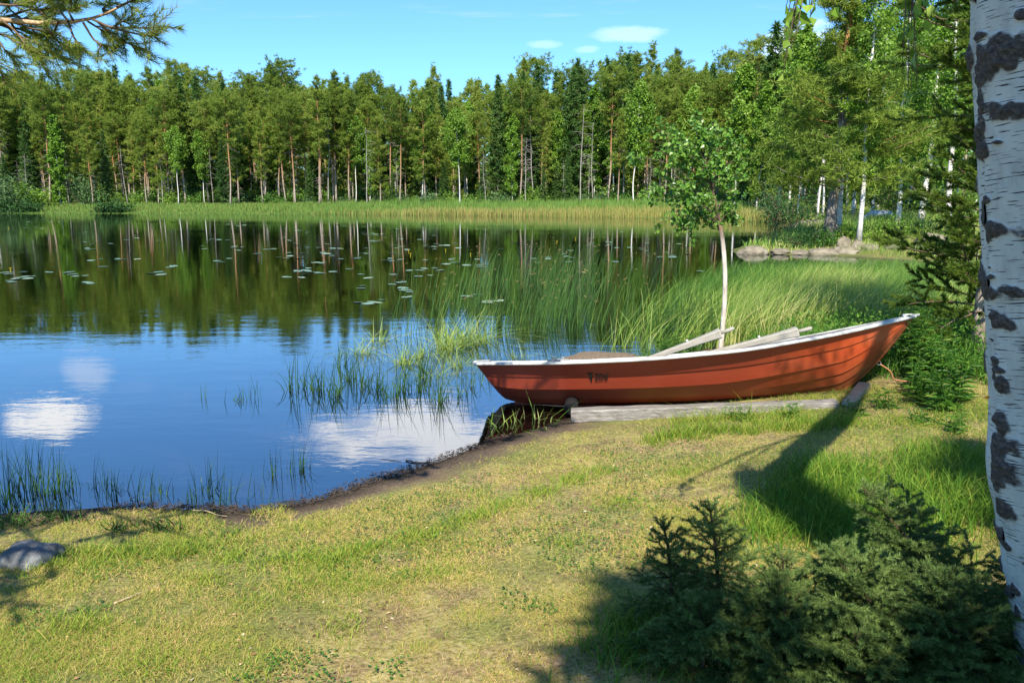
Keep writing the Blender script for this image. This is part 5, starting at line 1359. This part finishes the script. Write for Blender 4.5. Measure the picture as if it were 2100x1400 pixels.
for px, py, H, n in [(418, 815, .22, 2), (482, 820, .20, 5), (513, 815, .26, 5)]:
    TU.append((px, py, H, n, 'few lone reed stems in open blue water near the middle left', 'rush', .10, .4))
for px, py, H, n in [(10, 1030, .42, 16), (35, 1010, .40, 10), (70, 1005, .42, 18), (110, 1010, .40, 20), (140, 1000, .32, 10), (200, 1000, .26, 12), (235, 1015, .22, 14), (285, 1020, .22, 8), (320, 1010, .18, 8), (345, 1015, .16, 5), (390, 1020, .2, 5), (428, 1005, .32, 10), (465, 1030, .30, 10), (400, 1035, .16, 8)]:
    TU.append((px, py, H, n, 'dark reed tuft in shallow water along the left near shore', 'rush', .12, .35))
for px, py, H, n in [(530, 1010, .12, 6), (558, 975, .22, 7), (615, 965, .26, 14), (555, 1030, .14, 8)]:
    TU.append((px, py, H, n, 'upright reed tuft in blue water just off the sandy edge', 'rush', .12, .3))
for px, py, H, n in [(1030, 880, .18, 12), (1060, 865, .14, 10), (1110, 868, .26, 10)]:
    TU.append((px, py, H, n, 'little green tuft in the dark hull reflection by the sand', 'sedge', .45, .6))
for k, (px, py, H, n, lb, mt_, ar, bent) in enumerate(TU):
    L3 = un(px, py, z=0.0); reed_tuft((L3[0], L3[1], 0), H * 1.15, int(n * 2.1), lb, 1000 + k, mt_, ar, .08, .07 if mt_ == 'sedge' else .04, bent, .62 if mt_ == 'sedge' else .38, (.06, 0), .0095 if L3[1] > 6.4 else .006)

# ------------------------------------------------------------------ lily pads
a_ = np.linspace(.28, 2 * np.pi - .28, 15); V = [(0, 0, 0)] + [(math.cos(q) * (1 + .04 * math.sin(5 * q)), .9 * math.sin(q), .010 * math.sin(3 * q + 1)) for q in a_]
pads = []
for k, tn in enumerate((.25, .5, .75)):
    me = mesh_data('lily_pad', np.array(V), np.array([(0, j, j + 1) for j in range(1, 15)]), None, np.full(16, tn), True); me.materials.append(M['lily']); pads.append(me)
lr = np.random.default_rng(88); cnt = 0; bands = [(-20, 140, 545, 590, 16), (60, 520, 470, 590, 30), (380, 1000, 452, 540, 85), (600, 1000, 480, 620, 75), (850, 1420, 465, 560, 62), (0, 120, 445, 470, 14)]
for (x0, x1, y0, y1, n) in bands:
    k = 0
    while k < n:
        px, py = lr.uniform(x0, x1), lr.uniform(y0, y1)
        for q in range(int(lr.integers(1, 5))):
            p_ = un(px + lr.normal() * 16, py + lr.normal() * 3.0, z=0.006)
            o = bpy.data.objects.new('lily_pad', pads[int(lr.integers(3))]); C.objects.link(o); s_ = lr.uniform(.085, .14)
            o.location = (p_[0], p_[1], .008 + .004 * lr.random()); o.scale = (s_, s_, s_); o.rotation_euler = (lr.normal() * .05, lr.normal() * .05, lr.random() * 6.3)
            tag(o, ['floating lily pad on the far left of the water', 'floating lily pad in the scattered patch left of mid lake', 'floating lily pad in the dense patch in the middle of the lake', 'floating lily pad in the patch nearest the rushes', 'floating lily pad in the dark water left of the young birch', 'floating lily pad below the far left shrubs'][bands.index((x0, x1, y0, y1, n))], 'lily pad', 'lily pads on the lake'); k += 1; cnt += 1
for k, (px, py) in enumerate([(22, 552), (838, 512), (842, 521), (914, 512), (965, 520), (1142, 494), (1180, 487), (1290, 455), (745, 452), (1060, 455), (1400, 470), (18, 465)]):
    fa = Acc(); p_ = un(px, py + 4, z=0.0)
    add_tube(fa, [(0, 0, -.05), (0, 0, .05)], .006, 5)
    for q in range(6): leaves(fa, np.array([[0, 0, .05]]), .055, np.array([[math.cos(q * 1.05), math.sin(q * 1.05), .9]]), np.array([[0, 0, 1.]]), .8, .5)
    o = fa.build('lily_flower', M['yellow']); o.location = (p_[0], p_[1], 0); tag(o, 'small yellow lily flower just above the dark water', 'flower', 'yellow lily flowers')

# ------------------------------------------------------------------ small things on shore
def stick(label, pts, rad_, mat, cat='stick', name='stick'):
    a = Acc(); pts = np.array(pts); s0 = np.linspace(0, 1, len(pts)); s1 = np.linspace(0, 1, 14); q = np.array([np.interp(s1, s0, pts[:, c]) for c in range(3)]).T
    q += (fbm(q, 9, 2) - .5)[:, None] * .02; add_tube(a, q, np.linspace(rad_, rad_ * .5, 14), 6); return tag(a.build(name, mat, None, True), label, cat)


def gp(px, py, up=.012):
    q = un(px, py, z=.25); q = un(px, py, z=gz(q[0], q[1])); q = un(px, py, z=gz(q[0], q[1])); return np.array([q[0], q[1], gz(q[0], q[1]) + up])


stick('long pale dry twig lying on the dry lawn at lower left', [gp(236, 1238), gp(270, 1225), gp(300, 1212), gp(332, 1196)], .006, M['dry_stick'])
stick('pale straw stem lying on the dark mud at the left waterline', [gp(398, 1046, .02), gp(430, 1053, .02), gp(466, 1060, .02)], .005, M['dry_stick'])
stick('dark waterlogged twig floating on the cloud reflection', [np.array(un(832, 944, z=.004)), np.array(un(850, 947, z=.006)), np.array(un(878, 948, z=.004))], .006, M['dark_stick'])
stick('thin dark straw floating left of the waterlogged twig', [np.array(un(784, 940, z=.004)), np.array(un(822, 945, z=.005))], .003, M['dark_stick'])
lf = Acc(); q = un(2031, 813, BY - .02); leaves(lf, np.array([q]), .022, np.array([[-1, 0, -.25]]), np.array([[.1, -1, .2]]), .5, .5); tag(lf.build('fallen_leaf', M['orange_leaf']), 'single orange leaf caught on the edge of the white birch', 'leaf')
for k, (px, py, s_) in enumerate([(613, 1058, .045), (882, 1030, .035), (585, 1055, .03), (1240, 905, .03), (790, 1000, .02), (920, 955, .02)]):
    p_ = gp(px, py, .0); rock('pebble', 'small pale stone lying on the brown sandy shore', 0, 0, 0, s_, s_ * .7, s_ * .4, M['pale_rock'], 70 + k, 'pebbles on the sand', loc=tuple(p_))
# dark debris washed up along the waterline
da = Acc(); n = 2200; k_ = gr.integers(4, 11, n); f_ = gr.random(n); A_, B_ = LAKE[k_], LAKE[k_ + 1]
XY = A_ * (1 - f_[:, None]) + B_ * f_[:, None]; XY += gr.normal(size=(n, 2)) * .05; Z = gz(XY[:, 0], XY[:, 1])
D = rdir(n); D[:, 2] = np.abs(D[:, 2]) * .25; spikes(da, np.stack([XY[:, 0], XY[:, 1], np.maximum(Z, 0) + .004], 1), nrm(D), gr.uniform(.02, .07, n), gr.uniform(.004, .010, n), .5)
tag(da.build('shore_debris', M['dark_stick']), 'dark washed up bits of reed and bark along the waterline', 'debris', kind='stuff')
# reddish heather-like plants at the left edge of the bank
for k, (px, py, h_) in enumerate([(20, 1068, .14), (60, 1070, .12), (100, 1060, .12), (240, 1085, .10), (330, 1090, .13), (300, 1075, .09), (460, 1095, .08), (150, 1065, .1)]):
    p_ = gp(px, py, 0); herb(tuple(p_), h_, 22, .022, 960 + k, 'low reddish heather sprig on the left bank', 'heather on the left bank', 'heather' if 'heather' in M else 'birch_leaves', .8, .5)
